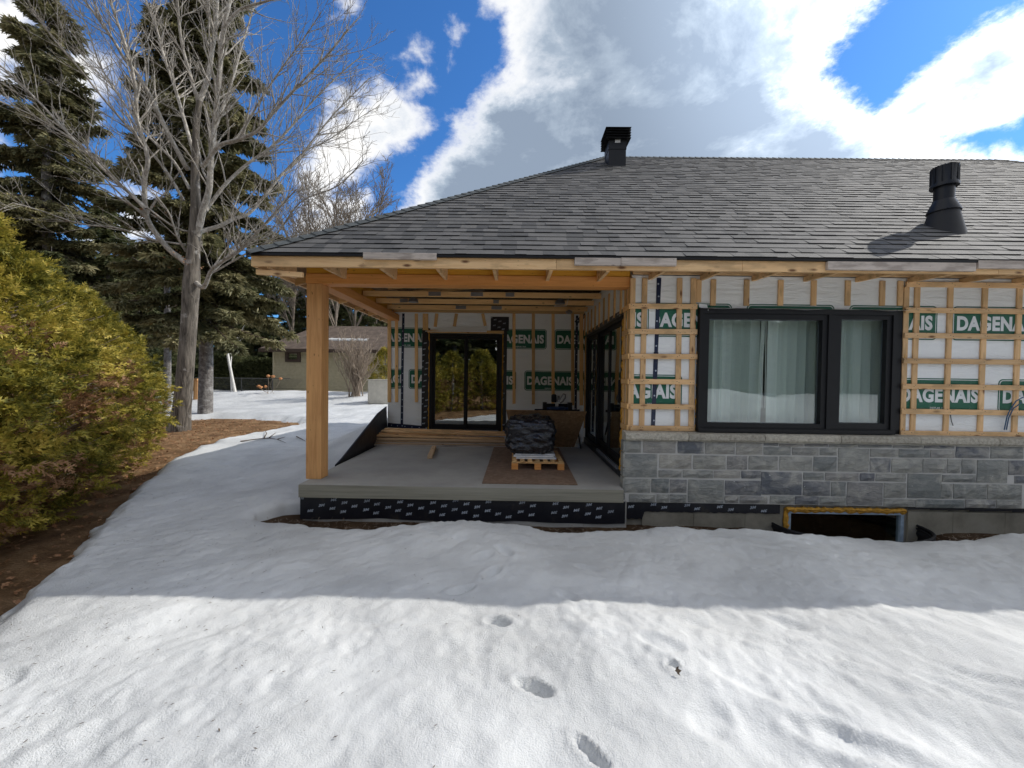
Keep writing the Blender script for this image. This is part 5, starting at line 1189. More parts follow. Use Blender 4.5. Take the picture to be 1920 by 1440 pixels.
# --- spruce
def spruce_meshes(seed, H, Rm, nt=34000, z0=.12, droop=.35, gap=.0, mat='needle', whorls=None, tr=.24):
    g = np.random.default_rng(seed); ps = []; rs = []; TP = []; TD = []; W_ = whorls or int(H*2.1)
    nb = 0; brs = []
    for w in range(W_):
        h = z0+(1-z0)*(w+g.uniform(-.3, .3))/W_; h = min(max(h, z0), .985); z = h*H; L0 = Rm*(1-h)**.78*(1 if h > z0+.08 else .85)
        for b in range(g.integers(5, 8)):
            a = g.random()*6.28; L = L0*g.uniform(.62, 1.12)+.15
            if g.random() < gap: L *= .45
            up = g.uniform(.0, .25) if h > .6 else g.uniform(-.22, .05); dr = droop*L*g.uniform(.6, 1.3)
            tt = np.array([0, .35, .7, 1.0]); rr_ = L*tt; zz_ = z+up*L*tt-dr*tt**1.5*.6+.10*L*tt**4
            aa = a+g.uniform(-.12, .12)*tt; br = np.stack([rr_*np.cos(aa), rr_*np.sin(aa), zz_], 1); ps.append(br); rs.append(np.array([.045, .03, .018, .006])*(.4+L/Rm)); brs.append((br, L))
    tot = sum(L for _, L in brs)
    for br, L in brs:
        n = max(6, int(nt*L/tot)); t = g.random(n)**.75*.98+.02; idx = np.clip((t*3).astype(int), 0, 2); f = t*3-idx
        P = br[idx]*(1-f[:, None])+br[idx+1]*f[:, None]; D = br[idx+1]-br[idx]; D /= np.linalg.norm(D, axis=1, keepdims=True)
        sd = np.stack([-D[:, 1], D[:, 0], np.zeros(n)], 1); sgn = g.choice([-1, 1], n)[:, None]; wdt = (.10+.34*L*.42*(1-t))[:, None]*g.random((n, 1))**.8
        clump = .10*g.normal(0, 1, (n, 3)); P = P+sd*sgn*wdt+clump*.55; P[:, 2] -= (wdt[:, 0]*g.uniform(.15, .75, n)+.03)
        TP.append(P); d = D*.55+sd*sgn*.75+g.normal(0, .28, (n, 3)); d[:, 2] -= .38; TD.append(d)
    TP = np.concatenate(TP); TD = np.concatenate(TD); n = len(TP)
    # top leader
    Mx = dirs_to_M(TD, scale=g.uniform(.9, 2.0, n), roll=g.uniform(-.8, .8, n)); V, Q = inst(TUFT[0], TUFT[1], Mx, TP)
    fol = mesh_np('foliage', V, Q, M[mat]); bv, bq = tubes(ps, rs, 4); br_ = mesh_np('branches', bv, bq, M['twig_dark'])
    tp = [(.05*math.sin(i*.9), .05*math.cos(i*1.3), H*i/10) for i in range(11)]; tk = MB().tube([(0, 0, -.3)]+tp, [tr*1.25]+[tr*(1-.93*i/10) for i in range(11)], 14).mesh('trunk', M['bark_spruce'], True)
    return [('foliage', fol), ('branches', br_), ('trunk', tk)]
# the big spruce right behind the bare maple; its lower trunk stands clear
p = atZ(384, 778, -.3); big = spruce_meshes(21, 20.5, 3.6, 62000, .17, .45, .12, 'needle', 44, .24)
place_tree('spruce_tree', big, p.x, p.y, .4, 1.0, 'tall spruce right behind the bare tree, grey knotty trunk standing clear below', 'spruce tree', None)
p2 = atZ(82, 780, -.2); sp2 = spruce_meshes(33, 19.0, 4.3, 62000, .05, .4, .1, 'needle', 40, .28)
place_tree('spruce_tree', sp2, -20.6, 16.8, 1.4, 1.0, 'tall spruce at the left edge of the photo, rising behind the golden hedge', 'spruce tree', None)
md = [spruce_meshes(s, 11.0, 2.6, 20000, .04, .35, .1, 'needle_dark', 26, .16) for s in (41, 52)]
def conif(px, Y, hs, i, lab, grp='conifers in the wood behind the garden', nm='spruce_tree'):
    x = atY(px, 700, Y).x; place_tree(nm, md[i % 2], x, Y, i*1.7, min(hs/11.0, 1.25), lab, 'spruce tree', grp, sz=hs/11.0)
for i, (px, Y, hs) in enumerate([(205, 17.5, 9.5), (262, 20, 8.3), (150, 21, 9.0), (305, 24, 9.0), (20, 19, 10.5), (100, 14.5, 6.3)]):
    conif(px, Y, hs, i, ['dark spruce directly behind the middle of the hedge', 'dark spruce just left of the big maple trunk, behind the hedge', 'dark spruce farther back between the two left spruces', 'dark spruce showing between hedge top and maple trunk', 'dark spruce at the far left edge behind the hedge', 'low spruce rising just above the left part of the hedge'][i], 'dark spruces behind the hedge')
FAR = [(335, 34, 11), (372, 38, 13), (415, 33, 10), (452, 40, 13), (500, 36, 11), (545, 42, 14), (585, 37, 12), (625, 44, 18.5), (650, 40, 15), (678, 46, 17), (705, 42, 13.5), (735, 45, 14), (765, 40, 12), (640, 34, 8.5), (690, 34, 8.0), (725, 35, 8.0), (600, 32, 8.2), (560, 33, 8.5)]
FL = ['far conifer showing just right of the slim pale trunk', 'far conifer directly behind the foot of the maple trunk', 'far conifer behind the clear trunk of the big spruce', 'far conifer behind the thin pale birch stem', 'far conifer behind the top of the leaning birch',
      'far conifer above the snowy roof of the distant house', 'far conifer directly above the left end of the shed roof', 'tallest far conifer, its tip left of the climbing roof edge', 'far conifer above the small brown shed window', 'tall far conifer whose tip shows beside the roof corner', 'far conifer behind the pale utility pole',
      'far conifer whose lower branches end at the porch wall', 'conifer mostly hidden behind the porch back wall', 'low conifer behind the ridge of the shed, right of the fir post', 'low conifer behind the ridge of the shed, left of the utility pole', 'low conifer between the utility pole and the porch wall', 'low conifer behind the shed, partly covered by the fir post', 'low conifer just left of the shed roof']
for i, (px, Y, hs) in enumerate(FAR): conif(px, Y, hs, i, FL[i])
BK = [(-34, 24, 12), (-40, 12, 12), (-30, 30, 11), (-28, 40, 12), (-22, -6, 12), (-26, 4, 12)]+[(-17+2.1*k, -13.2-1.6*math.sin(k*1.9)-.05*k, 7.5+1.5*math.sin(k*2.3)) for k in range(24)]+[(-16+2.3*k, -17.5+math.sin(k*1.3), 9.5+math.sin(k*2.9)) for k in range(20)]
for i, (x, y, hs) in enumerate(BK):
    place_tree('spruce_tree', md[i % 2], x, y, i*2.1, hs/11*1.35, 'conifer outside the frame, at the edge of the garden', 'spruce tree', 'conifers outside the frame', sz=hs/11)
# --- bare trees
def grow(limbs, g, levels=3, twig=.006, kids=(9, 6, 5), ratio=(.42, .5, .5), spread=.75, up=.25, kseg=(6, 5, 4), minlen=.12):
    """limbs: list of (points (k,3), radii (k)); returns dict k -> lists"""
    res = {}; cur = limbs
    for lv in range(levels):
        nxt = []
        for P, rad in cur:
            P = np.asarray(P, float); seg = np.linalg.norm(np.diff(P, axis=0), axis=1); cum = np.concatenate([[0], np.cumsum(seg)]); L = cum[-1]
            n = int(kids[lv]*(L if lv == 0 else 1)*(1 if lv == 0 else g.uniform(.6, 1.3)))
            for _ in range(n):
                t = (g.random()*.86+.14)*L if lv else (.12+.88*g.random()**.8)*L; i = min(np.searchsorted(cum, t)-1, len(seg)-1); i = max(i, 0); f = (t-cum[i])/seg[i]
                p = P[i]*(1-f)+P[i+1]*f; d = (P[i+1]-P[i])/seg[i]; r0 = rad[i]*(1-f)+rad[i+1]*f
                pr = g.normal(0, 1, 3); pr -= d*pr.dot(d); pr /= np.linalg.norm(pr); nd = d*(1-.35*g.random())+pr*spread*g.uniform(.5, 1.1)+np.array([0, 0, up]); nd /= np.linalg.norm(nd)
                ln = (L*ratio[lv]*(1-.55*t/L)*g.uniform(.45, 1.15)) if lv else min(2.6, L*.55)*(1-.45*t/L)*g.uniform(.35, 1.1)
                if ln < minlen: continue
                k = kseg[lv]; q = [p]; dd = nd.copy()
                for s in range(k-1): dd = dd+g.normal(0, .13, 3)+np.array([0, 0, .05]); dd /= np.linalg.norm(dd); q.append(q[-1]+dd*ln/(k-1))
                rr_ = max(min(r0*.5, .010+ln*.011), twig); nxt.append((np.array(q), np.linspace(rr_, twig*.6, k)))
        res[lv] = nxt; cur = nxt
    return res
def bare_mesh(name, limbs, res, mat, n0=8):
    parts = []
    for P, rad in limbs:
        P = np.asarray(P, float); parts.append(tubes(P[None], np.asarray(rad)[None], n0))
    for lv, lst in res.items():
        if lst: parts.append(tubes(np.stack([a for a, _ in lst]), np.stack([b for _, b in lst]), 5 if lv == 0 else 3))
    V, Q = cat_mesh(parts); return mesh_np(name, V, Q, mat, True)
def smoothline(P, rad, sub=4):
    P = np.asarray(P, float); n = len(P); out = []; ro = []
    for i in range(n-1):
        p0, p1, p2, p3 = P[max(i-1, 0)], P[i], P[i+1], P[min(i+2, n-1)]
        for s in range(sub):
            t = s/sub; out.append(.5*((2*p1)+(-p0+p2)*t+(2*p0-5*p1+4*p2-p3)*t*t+(-p0+3*p1-3*p2+p3)*t**3)); ro.append(rad[i]*(1-t)+rad[i+1]*t)
    out.append(P[-1]); ro.append(rad[-1]); return np.array(out), np.array(ro)
g = np.random.default_rng(77); base_ = atZ(335, 806, -.42); MY = base_.y
def ml(pts, r0, r1, dy, y0=0.0):
    n = len(pts); P = [tuple(atY(x, y, MY+y0+(dy)*(i/(n-1))**1.2)) for i, (x, y) in enumerate(pts)]; return smoothline(P, np.linspace(r0*.70, r1*.72, n))
Z1 = lambda L: [(x/2.526, y/2.526) for x, y in L]
trunk = smoothline([tuple(atY(x, y, MY)) for x, y in [(331, 830), (335, 806), (341, 765), (347, 700), (352, 640), (356, 580), (359, 530), (362, 480), (367, 400), (366, 320), (368, 240), (374, 190)]], [.38, .30, .225, .21, .20, .20, .215, .165, .135, .10, .08, .07])
L_ = [ml(Z1([(945, 480), (985, 370), (1000, 270), (1020, 130), (1030, 0), (1045, -250)]), .10, .05, .6),
      ml(Z1([(935, 1120), (960, 1000), (990, 900), (1000, 740), (1020, 560), (1040, 350), (1060, 130), (1090, 0), (1150, -300)]), .13, .05, -1.0),
      ml(Z1([(1060, 130), (1130, 50), (1210, 20), (1330, -20), (1500, -140)]), .06, .02, -.8, -.8),
      ml(Z1([(890, 800), (870, 770), (790, 620), (720, 470), (650, 350), (590, 280), (530, 180), (400, 0), (300, -150)]), .10, .03, -1.4),
      ml(Z1([(900, 1260), (850, 1220), (800, 1180), (720, 1080), (690, 1000), (685, 850), (700, 750), (650, 560), (640, 400), (590, 200), (540, 60), (500, -100)]), .12, .03, -1.6),
      ml(Z1([(690, 990), (620, 920), (540, 850), (440, 750), (330, 640), (220, 520), (100, 400), (0, 310), (-120, 220)]), .07, .02, -1.2, -.7),
      ml(Z1([(920, 1330), (965, 1360), (1010, 1270), (1130, 1190), (1200, 1120), (1300, 1010), (1400, 900)]), .10, .02, -1.8),
      ml(Z1([(940, 1100), (970, 1090), (1040, 1070), (1110, 1035), (1180, 1010), (1260, 920), (1330, 830), (1400, 770), (1500, 640), (1600, 520), (1750, 370)]), .10, .02, 1.6),
      ml(Z1([(960, 790), (985, 760), (1040, 690), (1130, 660), (1220, 620), (1290, 540), (1400, 420), (1550, 260), (1650, 140)]), .09, .02, -1.8, -.4),
      ml(Z1([(975, 1000), (1000, 960), (1080, 860), (1180, 770), (1280, 700), (1380, 600), (1480, 480), (1600, 360), (1720, 260)]), .08, .018, 1.2),
      ml(Z1([(920, 740), (910, 700), (870, 560), (830, 420), (780, 280), (740, 130), (690, 0), (650, -150)]), .08, .03, 1.4),
      ml(Z1([(940, 490), (900, 350), (860, 200), (840, 0), (830, -150)]), .07, .03, -.9),
      ml(Z1([(880, 1190), (840, 1120), (800, 1010), (740, 930), (700, 900)]), .05, .015, -1.5),
      ml(Z1([(870, 950), (780, 800), (650, 650), (500, 480), (380, 330), (250, 180), (150, 40)]), .06, .018, -2.2),
      ml(Z1([(900, 900), (820, 760), (700, 640), (560, 450), (470, 300), (420, 150), (370, 30)]), .06, .018, 1.8),
      ml(Z1([(880, 1160), (700, 1130), (560, 1080), (380, 1060), (200, 1000), (60, 960)]), .045, .012, -2.4),
      ml(Z1([(900, 1100), (800, 1060), (600, 900), (400, 700), (180, 560), (0, 480)]), .045, .012, -2.6),
      ml(Z1([(990, 1300), (1150, 1210), (1300, 1120), (1420, 960), (1600, 880), (1720, 760)]), .04, .012, -2.4),
      ml(Z1([(1000, 660), (1060, 500), (1110, 350), (1150, 200), (1200, 40), (1230, -100)]), .05, .02, .9),
      ml(Z1([(1130, 660), (1230, 480), (1330, 330), (1440, 180), (1520, 60)]), .04, .012, -1.4, -1.0),
      ml(Z1([(1330, 830), (1440, 720), (1560, 660), (1700, 560), (1800, 500)]), .035, .01, 1.2, 1.2)]
res = grow(L_, g, 3, .0050, (6.4, 5.2, 4.2), (.4, .5, .5), .8, .22)
mp = thing('maple_tree', 'large bare grey maple with spreading twigs, standing beside the hedge', 'bare tree', (base_.x, base_.y, -.45))
V, Q = tubes(trunk[0][None], trunk[1][None], 20)
rad_ = np.linalg.norm(V, axis=1); 
put('trunk', mesh_np('trunk', V, Q, M['bark_maple'], True), mp); put('branches', bare_mesh('branches', L_, res, M['branch']), mp)
# dead leaves still hanging in the lower fork
pp = [tuple(atY(px, py, MY-.3)) for px, py in ((322, 478), (330, 492), (301, 404), (268, 396), (378, 508), (345, 489))]; TT = []
for q in pp:
    for _ in range(5): TT.append(np.array(q)+g.normal(0, .10, 3))
LEAF = leafset([diamond((0, 0, 0), (.07, .0, .01), .05), diamond((.015, 0, 0), (.05, .04, .015), .025), diamond((.015, 0, 0), (.05, -.04, -.01), .025)])
TT = np.array(TT); V, Q = inst(LEAF[0], LEAF[1], dirs_to_M(g.normal(0, 1, (len(TT), 3)), scale=g.uniform(.8, 1.3, len(TT))), TT); o = put('dead_leaves', mesh_np('dead_leaves', V, Q, M['dead_leaf']), mp); o['kind'] = 'stuff'
# smaller bare trees in the background
def bare_small(seed, H, nl, mat, spread=.5, r=.06, kids=(5, 5, 4), z0=.3, lean=0.0, twig=.010):
    g = np.random.default_rng(seed); P0 = [(0, 0, 0), (lean*.3, 0, H*.3), (lean*.7+.1, .1, H*.65), (lean, 0, H)]; tr = smoothline(P0, [r, r*.8, r*.5, r*.15]); limbs = []
    for i in range(nl):
        a = g.random()*6.28; t = g.uniform(z0, .85); z = H*t; L = H*(.5-.25*t)*g.uniform(.7, 1.2); lx = lean*t
        limbs.append(smoothline([(lx, 0, z), (lx+L*spread*.4*math.cos(a), L*spread*.4*math.sin(a), z+L*.45), (lx+L*spread*math.cos(a+.2), L*spread*math.sin(a+.2), z+L)], [r*.5, r*.3, r*.1]))
    res = grow(limbs, g, 3, twig, kids, (.45, .5, .5), .8, .25); V, Q = tubes(tr[0][None], tr[1][None], 8)
    return [('trunk', mesh_np('trunk', V, Q, mat, True)), ('branches', bare_mesh('branches', limbs, res, mat, 5))]
bt_ = bare_small(5, 9.5, 20, M['far_twig'], .6, .085, (3.4, 5, 4), .3, 0, .011)
for i, (px, Y, hs) in enumerate([(628, 31, 1.6), (585, 34, 1.6), (665, 33, 1.62), (548, 30, 1.4), (705, 36, 1.75)]):
    x = atY(px, 700, Y).x; place_tree('bare_tree', bt_, x, Y, i*2.2, hs, ['bare leafless tree above the shed, left of the roof corner', 'bare tree behind the big spruce, right side', 'bare tree just left of where the roof starts to climb', 'bare tree half hidden by the spruce branches', 'farthest bare tree behind the roof slope'][i], 'bare tree', 'bare trees beyond the shed')
birch = bare_small(9, 6.5, 7, M['bark_birch'], .5, .085, (2, 3, 2), .35, -1.3, .012)
x = atY(441, 720, 22).x; place_tree('birch_tree', birch, x, 22, 0, 1.0, 'leaning white birch in front of the dark hedge, right of the spruce trunk', 'birch tree', None)
x = atY(429, 720, 23).x; place_tree('birch_tree', bare_small(19, 5.0, 5, M['bark_birch'], .4, .045, (2, 3, 2), .3, -.2, .01), x-.2, 23.5, 0, 1.0, 'thin pale birch stem just left of the leaning white birch', 'birch tree', None)
x = atY(313, 720, 16).x; o = thing('young_tree', 'slim straight pale trunk just left of the big maple trunk', 'tree', (x, 16, -.2)); MB().tube([(x, 16, -.3), (x+.03, 16, 2), (x-.03, 16.05, 5), (x, 16, 9)], [.14, .125, .10, .05], 10).build('trunk', M['bark_spruce'], o, True)
gq = np.random.default_rng(3); lm = [smoothline([(x, 16, z), (x+.6*math.cos(a), 16+.6*math.sin(a), z+.3), (x+1.3*math.cos(a+.2), 16+1.3*math.sin(a+.2), z+.9)], [.03, .02, .006]) for z, a in zip(np.linspace(4, 8.6, 12), gq.random(12)*6.28)]
put('branches', bare_mesh('branches', lm, grow(lm, gq, 2, .007, (5, 4), (.4, .5), .8, .2), M['twig'], 4), o, None, 'stuff')
# bare shrub in front of the shed
g = np.random.default_rng(14); sx_, sy_ = atY(668, 745, 20).x, 20.0; sz_ = gh(sx_, sy_); limbs = []
for i in range(30):
    a = g.random()*6.28; L = g.uniform(1.7, 3.0); o1 = g.uniform(.25, 1.0); bx_, by_ = g.normal(0, .13, 2)
    limbs.append(smoothline([(sx_+bx_, sy_+by_, sz_-.1), (sx_+bx_+o1*.35*math.cos(a), sy_+o1*.3*math.sin(a), sz_+L*.35), (sx_+bx_+o1*.9*math.cos(a), sy_+o1*.9*math.sin(a), sz_+L*.75), (sx_+bx_+o1*1.25*math.cos(a), sy_+o1*1.2*math.sin(a), sz_+L)], [.035, .026, .015, .006]))
sh_ = thing('bare_shrub', 'tan leafless shrub with many upright stems in front of the shed', 'shrub', (sx_, sy_, sz_)); put('stems', bare_mesh('stems', limbs, grow(limbs, g, 2, .010, (4.5, 4), (.35, .5), .6, .35), M['twig'], 5), sh_)
# dried hydrangea heads
hx, hy = atY(505, 728, 20.5).x, 20.5; hz = gh(hx, hy); hy_ = thing('dried_hydrangea', 'dried orange brown hydrangea heads poking out of the snow by the shed corner', 'flower', (hx, hy, hz))
for px, py in ((503, 705), (512, 706), (526, 710), (485, 724), (489, 726), (498, 725)):
    c = atY(px, py, hy+random.uniform(-.3, .3)); bm = bmesh.new(); bmesh.ops.create_icosphere(bm, subdivisions=2, radius=.095)
    for v in bm.verts: v.co *= random.uniform(.8, 1.15); v.co.z *= .8
    me = bpy.data.meshes.new('flower_head'); bm.to_mesh(me); bm.free(); me.materials.append(M['hydrangea']); put('flower_head', me, hy_, Matrix.Translation(c))
    MB().tube([(hx+random.uniform(-.1, .3), hy, hz-.1), (c.x*.6+hx*.4, c.y, (c.z+hz)/2), (c.x, c.y, c.z-.05)], .009, 4).build('stem', M['twig'], hy_)
# clipped dark hedge behind the birch
g = np.random.default_rng(44); 
for i, (px, w) in enumerate(((392, 2.0), (430, 2.0), (468, 2.0), (500, 1.9))):
    x = atY(px, 700, 27.5).x; n = 2600; P = np.stack([g.uniform(-1, 1, n), g.uniform(-.7, .7, n), g.random(n)], 1); q = np.argmax(np.abs(np.stack([P[:, 0], P[:, 1]/.7, P[:, 2]*2-1], 1)), axis=1)
    P[:, 0] *= w*.58; P[:, 2] = P[:, 2]**.8*(2.3+.3*math.sin(i*2.1)); P[:, 1] = np.where(g.random(n) < .6, -.75+.25*g.random(n), P[:, 1])
    V, Q = inst(TUFT[0], TUFT[1], dirs_to_M(g.normal(0, 1, (n, 3))+[0, -.6, .3], scale=g.uniform(.9, 1.7, n)), P)
    z = gh(x, 27.5)-.1; t = thing('evergreen_hedge', ['dark clipped evergreen behind the spruce trunk', 'dark clipped evergreen left of the leaning birch', 'dark clipped evergreen right of the leaning birch', 'dark clipped evergreen beside the shed wall'][i], 'hedge', (x, 27.5, z), 'dark clipped evergreens left of the shed')
    put('foliage', mesh_np('foliage', V, Q, M['needle_dark']), t, Matrix.Translation((x, 27.5, z))); box('core', x-w*.5, x+w*.5, 27.1, 28.0, z-.3, z+2.0, M['needle_dark'], t)
# evergreen shrub right of the bare shrub, beside the porch
x = atY(722, 700, 22).x; place_tree('cedar_shrub', [('foliage', CED[1]['g']), ('trunk', CED[1]['t'])], x, 22, 0, .85, 'green shrub beside the cream cabinet, seen past the porch wall', 'shrub', None)

# ================================================================== shed and other far things
x0 = atY(513, 700, 25).x; xe = -3.0; zg = .0; ze = atY(513, 656, 25).z; shd = thing('garden_shed', 'beige clapboard shed with brown shingled roof and small brown window', 'shed', (x0+2, 27, 0))
mb = MB(); z = zg-.3
while z < ze: mb.poly([(x0, 24.94, z), (xe, 24.94, z), (xe, 25.0, z+.17), (x0, 25.0, z+.17)]); mb.poly([(x0-.0, 30, z), (x0-.0, 25, z), (x0+.03, 25, z+.115), (x0+.03, 30, z+.115)]); z += .17
o = mb.build('clapboard', M['siding'], shd); o['kind'] = 'stuff'
box('wall', x0+.03, xe, 25.01, 30, zg-.4, ze, M['siding'], shd); box('corner_board', x0-.03, x0+.09, 24.94, 25.02, zg-.3, ze, M['siding'], shd)
rx0 = x0-.55; zr = atY(560, 612, 28).z
mb = MB(); A, B, C_, D_, E_, F_ = (rx0, 24.4, ze), (xe+.5, 24.4, ze), (xe+.5, 28, zr), (rx0+1.9, 28, zr), (rx0, 31.6, ze), (xe+.5, 31.6, ze)
for q in ([A, B, C_, D_], [E_, A, D_], [D_, C_, F_, E_]): mb.prism(q, (0, 0, .06))
mb.build('roof', M['brown_roof'], shd); box('fascia', rx0, xe+.5, 24.33, 24.40, ze-.16, ze+.05, M['brown_trim'], shd); box('fascia', rx0-.07, rx0, 24.4, 31.6, ze-.16, ze+.05, M['brown_trim'], shd)
box('soffit', rx0, xe+.5, 24.4, 25, ze-.04, ze-.02, M['siding'], shd)
def shwin(pxa, pxb, pya, pyb):
    a = atY(pxa, pya, 24.9); b = atY(pxb, pyb, 24.9); w = thing('window', None, None, tuple(a), parent=shd); mb = MB(); ring_box(mb, a.x, b.x, b.z, a.z, .18, .18, .16, .16, 24.86, 24.96); mb.build('frame', M['brown_trim'], w)
    mb = MB(); ring_box(mb, a.x+.18, b.x-.18, b.z+.16, a.z-.16, .04, .04, .04, .04, 24.90, 24.97); mb.build('sash', M['log'] if False else M['brown_trim'], w); box('pane', a.x+.2, b.x-.2, 24.945, 24.955, b.z+.18, a.z-.18, M['door_glass'], w)
shwin(535, 563, 657, 679); shwin(664, 690, 661, 681)
q0, q1 = atY(615, 636, 25.7), atY(690, 637, 25.7); 
mb = MB(); n = 30; rr = random.Random(1); sl_ = (zr-ze)/3.6
for i in range(n):
    xa_, xb_ = q0.x+(q1.x-q0.x)*i/n, q0.x+(q1.x-q0.x)*(i+1)/n; ya = 25.6+rr.uniform(-.05, .05); zf_ = lambda y: ze+sl_*(y-24.4)+.07
    mb.poly([(xa_, ya, zf_(ya)), (xb_, ya, zf_(ya)), (xb_, ya+.05, zf_(ya)+.09), (xa_, ya+.05, zf_(ya)+.09)]); mb.poly([(xa_, ya+.05, zf_(ya)+.09), (xb_, ya+.05, zf_(ya)+.09), (xb_, ya+.32, zf_(ya+.32)+.02), (xa_, ya+.32, zf_(ya+.32)+.02)])
mb.build('roof_snow', M['snow'], shd)
# cream cabinet
a = atY(689, 712, 18); b = atY(730, 735, 18); cb = thing('equipment_cabinet', 'cream metal cabinet standing in the snow beside the porch wall', 'cabinet', (a.x, 18, 0))
bm = bmesh.new(); bmesh.ops.create_cube(bm, size=1); bmesh.ops.scale(bm, vec=(1.05, .8, 1.15), verts=bm.verts); bmesh.ops.bevel(bm, geom=bm.edges[:], offset=.04, segments=2, affect='EDGES'); me = bpy.data.meshes.new('body'); bm.to_mesh(me); bm.free(); me.materials.append(M['hvac'])
put('body', me, cb, Matrix.Translation((a.x+.53, 18.4, a.z-.575))); box('lid', a.x-.02, a.x+1.08, 17.97, 18.83, a.z-.03, a.z+.02, M['hvac'], cb)
# neighbour house with a white roof
nx0, nx1 = atY(482, 660, 42).x, atY(560, 660, 42).x; nh = thing('neighbour_house', 'distant house with bright snowy roof seen left of the shed', 'house', (nx0, 42, 0)); zt1, zt0 = atY(495, 654, 42).z, atY(495, 667, 42).z
box('wall', nx0+.4, nx1, 42, 48, -.2, zt0, M['siding'], nh); mb = MB(); xm = (nx0+nx1)/2; mb.prism([(nx0-.3, 41.5, zt0-.1), (nx1+.3, 41.5, zt0-.1), (nx1-.2, 45, zt1+.9), (nx0+1.5, 45, zt1+.5)], (0, 0, .12)); mb.build('roof', M['snow'], nh)
# chain link fence
fc = thing('chain_link_fence', 'low grey chain link fence behind the snow mounds, left of the shed', 'fence', (-16, 24.5, 0)); fx0_, fx1_ = atY(395, 720, 24.5).x, atY(512, 720, 24.5).x; ft = atY(450, 709, 24.5).z; fb = .0
P = []; s = .11; x = fx0_
while x < fx1_+1:
    P.append([(x, 24.5, fb), ((x+(ft-fb)*.5), 24.5, (fb+ft)/2), (x+(ft-fb), 24.5, ft)]); P.append([(x, 24.5, fb), ((x-(ft-fb)*.5), 24.5, (fb+ft)/2), (x-(ft-fb), 24.5, ft)]); x += s
V, Q = tubes(P, np.full((len(P), 3), .006), 3); put('chain_mesh', mesh_np('chain_mesh', V, Q, M['wire']), fc, None, 'stuff')
MB().tube([(fx0_-1, 24.5, ft), (fx1_+1.1, 24.5, ft)], .025, 6).build('top_rail', M['wire'], fc)
x = fx0_
while x < fx1_+1: MB().tube([(x, 24.5, -.2), (x, 24.5, ft)], .03, 6).build('post', M['wire'], fc); x += 2.0
# stump / upright firewood between the trunks
a = atY(368, 740, 19); lg = thing('split_log', 'upright orange split log between the maple and spruce trunks', 'log', (a.x, 19, a.z-.2)); rr = random.Random(2)
MB().prism([(a.x+.13*math.cos(t)*rr.uniform(.8, 1.1), 19+.13*math.sin(t), a.z-.3) for t in [i*.7 for i in range(9)]], (0.03, 0, 1.05)).build('log', M['log'], lg); MB().box(a.x-.17, a.x+.17, 18.84, 19.16, a.z+.70, a.z+.80).build('cap', M['log'], lg)
# utility pole
a = atY(702, 585, 38); ut_ = thing('utility_pole', 'pale utility pole above the shed roof beside the porch beam', 'pole', (a.x, 38, 0)); MB().tube([(a.x, 38, 0), (a.x, 38, 8.2)], [.14, .11], 8).build('pole', M['galv'], ut_)
MB().tube([(a.x-.8, 38, 7.6), (a.x+.8, 38, 7.6)], .05, 6).build('crossarm', M['brown_trim'], ut_); 
for dz in (0, .9): MB().tube([(a.x, 38, 6.6-dz), (a.x-8, 38.6, 6.1-dz), (a.x-18, 39, 6.5-dz)], .012, 4).build('cable', M['black_soft'], ut_)

# ================================================================== small things on the ground
def on_snow(px, py, z=-.28):
    p = atZ(px, py, z); 
    for _ in range(6): p = atZ(px, py, gh(p.x, p.y)+.01)
    return p
def branch(name, pxs, r, label, group=None):
    t = thing(name, label, 'branch', tuple(on_snow(*pxs[0][0])), group)
    for L in pxs:
        P = [on_snow(*q)+Vector((0, 0, .02+.015*math.sin(i*2))) for i, q in enumerate(L)]; MB().tube(P, [r*(1-.7*i/(len(P)-1)) for i in range(len(P))], 5).build('twig', M['twig_dark'], t, True)
branch('fallen_branch', [[(451, 829), (480, 826), (505, 822), (520, 825), (536, 833)], [(505, 822), (518, 813)], [(495, 823), (500, 815), (497, 808)], [(520, 825), (534, 822)]], .014, 'thin dark forked branch lying on the shaded snow left of the post')
branch('fallen_branch', [[(556, 820), (566, 826), (573, 828)]], .014, 'short dark twig on the snow just left of the post')
g = np.random.default_rng(5)
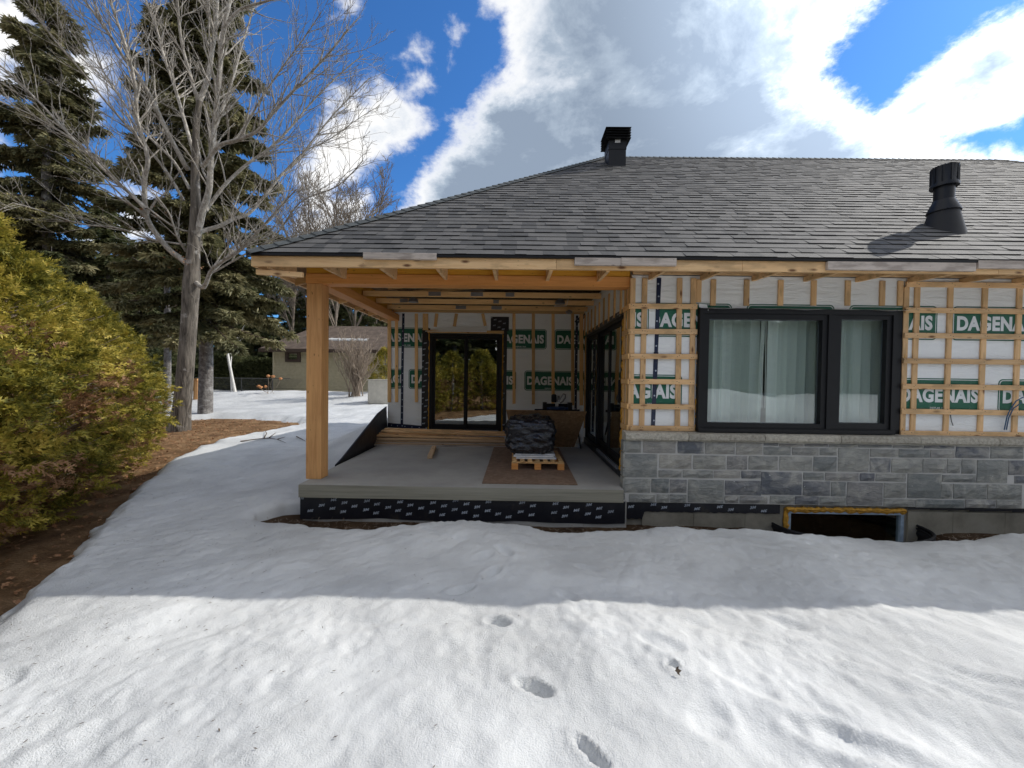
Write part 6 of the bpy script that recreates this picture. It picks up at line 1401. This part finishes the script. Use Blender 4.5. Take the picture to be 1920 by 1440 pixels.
# leaf litter on the bare soil and scraps on the snow
n = 9000; LX = g.uniform(-13, -1.5, n*3); LY = g.uniform(-1, 14, n*3); k = sdist(LX[None], LY[None], DIRT)[0] > -.05; LX, LY = LX[k][:n], LY[k][:n]
n = len(LX); D = g.normal(0, 1, (n, 3)); D[:, 2] *= .3; LZ = terrain(LX, LY)+.03; Mx = dirs_to_M(D, scale=g.uniform(.35, .95, n), roll=g.uniform(-.5, .5, n)); V, Q = inst(LEAF[0], LEAF[1], Mx, np.stack([LX, LY, LZ], 1))
tag(put('leaf_litter', mesh_np('leaf_litter', V, Q, M['dead_leaf'])), 'brown dead leaves scattered on the bare soil below the hedge', 'leaves', None, 'stuff')
n = 5200; t_ = g.random(n*2)*2*np.pi; LX = g.uniform(-5, .8, n*2); LY = g.uniform(1.3, 7.5, n*2); dn = np.abs(sdist(LX[None], LY[None], DIRT)[0]); ok = (sdist(LX[None], LY[None], DIRT)[0] < 0) & (g.random(n*2) < np.exp(-dn/1.1)*.9*(.35+(fbm(LX*2.2, LY*2.2, 2, 5) > .08))+.03) & (LX < -.9+g.random(n*2)*1.6) & (sdist(LX[None], LY[None], TRENCH)[0] < 0)
LX, LY = LX[ok][:1600], LY[ok][:1600]; n = len(LX); SC = leafset([diamond((0, 0, 0), (.022, .0, .002), .006)]); D = np.stack([g.normal(.9, .5, n), g.normal(.6, .5, n), g.normal(0, .15, n)], 1)
LZ = snow_z(LX, LY)+.008; V, Q = inst(SC[0], SC[1], dirs_to_M(D, scale=g.uniform(.3, 1.1, n)), np.stack([LX, LY, LZ], 1)); tag(put('bark_flakes', mesh_np('bark_flakes', V, Q, M['twig_dark'])), 'tiny dark bark flakes and needles strewn over the snow', 'debris', None, 'stuff')
n = 2500; LX = g.uniform(-2.9, 8, n); LY = g.uniform(4.1, 4.5, n); D = g.normal(0, 1, (n, 3)); D[:, 2] *= .25; SC = leafset([diamond((0, 0, 0), (.05, 0, .002), .004)]); LZ = terrain(LX, LY)+.02
V, Q = inst(SC[0], SC[1], dirs_to_M(D, scale=g.uniform(.5, 1.6, n)), np.stack([LX, LY, LZ], 1)); tag(put('straw', mesh_np('straw', V, Q, M['twig'])), 'dry straw and needles on the soil strip at the foot of the house', 'straw', None, 'stuff')
for (px, py, s, lab) in ((1265, 1262, .5, 'dark curled dead leaf in a melt hole on the sunny snow, right of the footprints'), (1177, 400, 0, '')):
    if s:
        p = on_snow(px, py); me = mesh_np('dead_leaf', LEAF[0]*s, LEAF[1], M['twig_dark']); tag(put('dead_leaf', me, None, Matrix.Translation(p+Vector((0, 0, .012))) @ Matrix.Rotation(.6, 4, 'X')), lab, 'leaf')
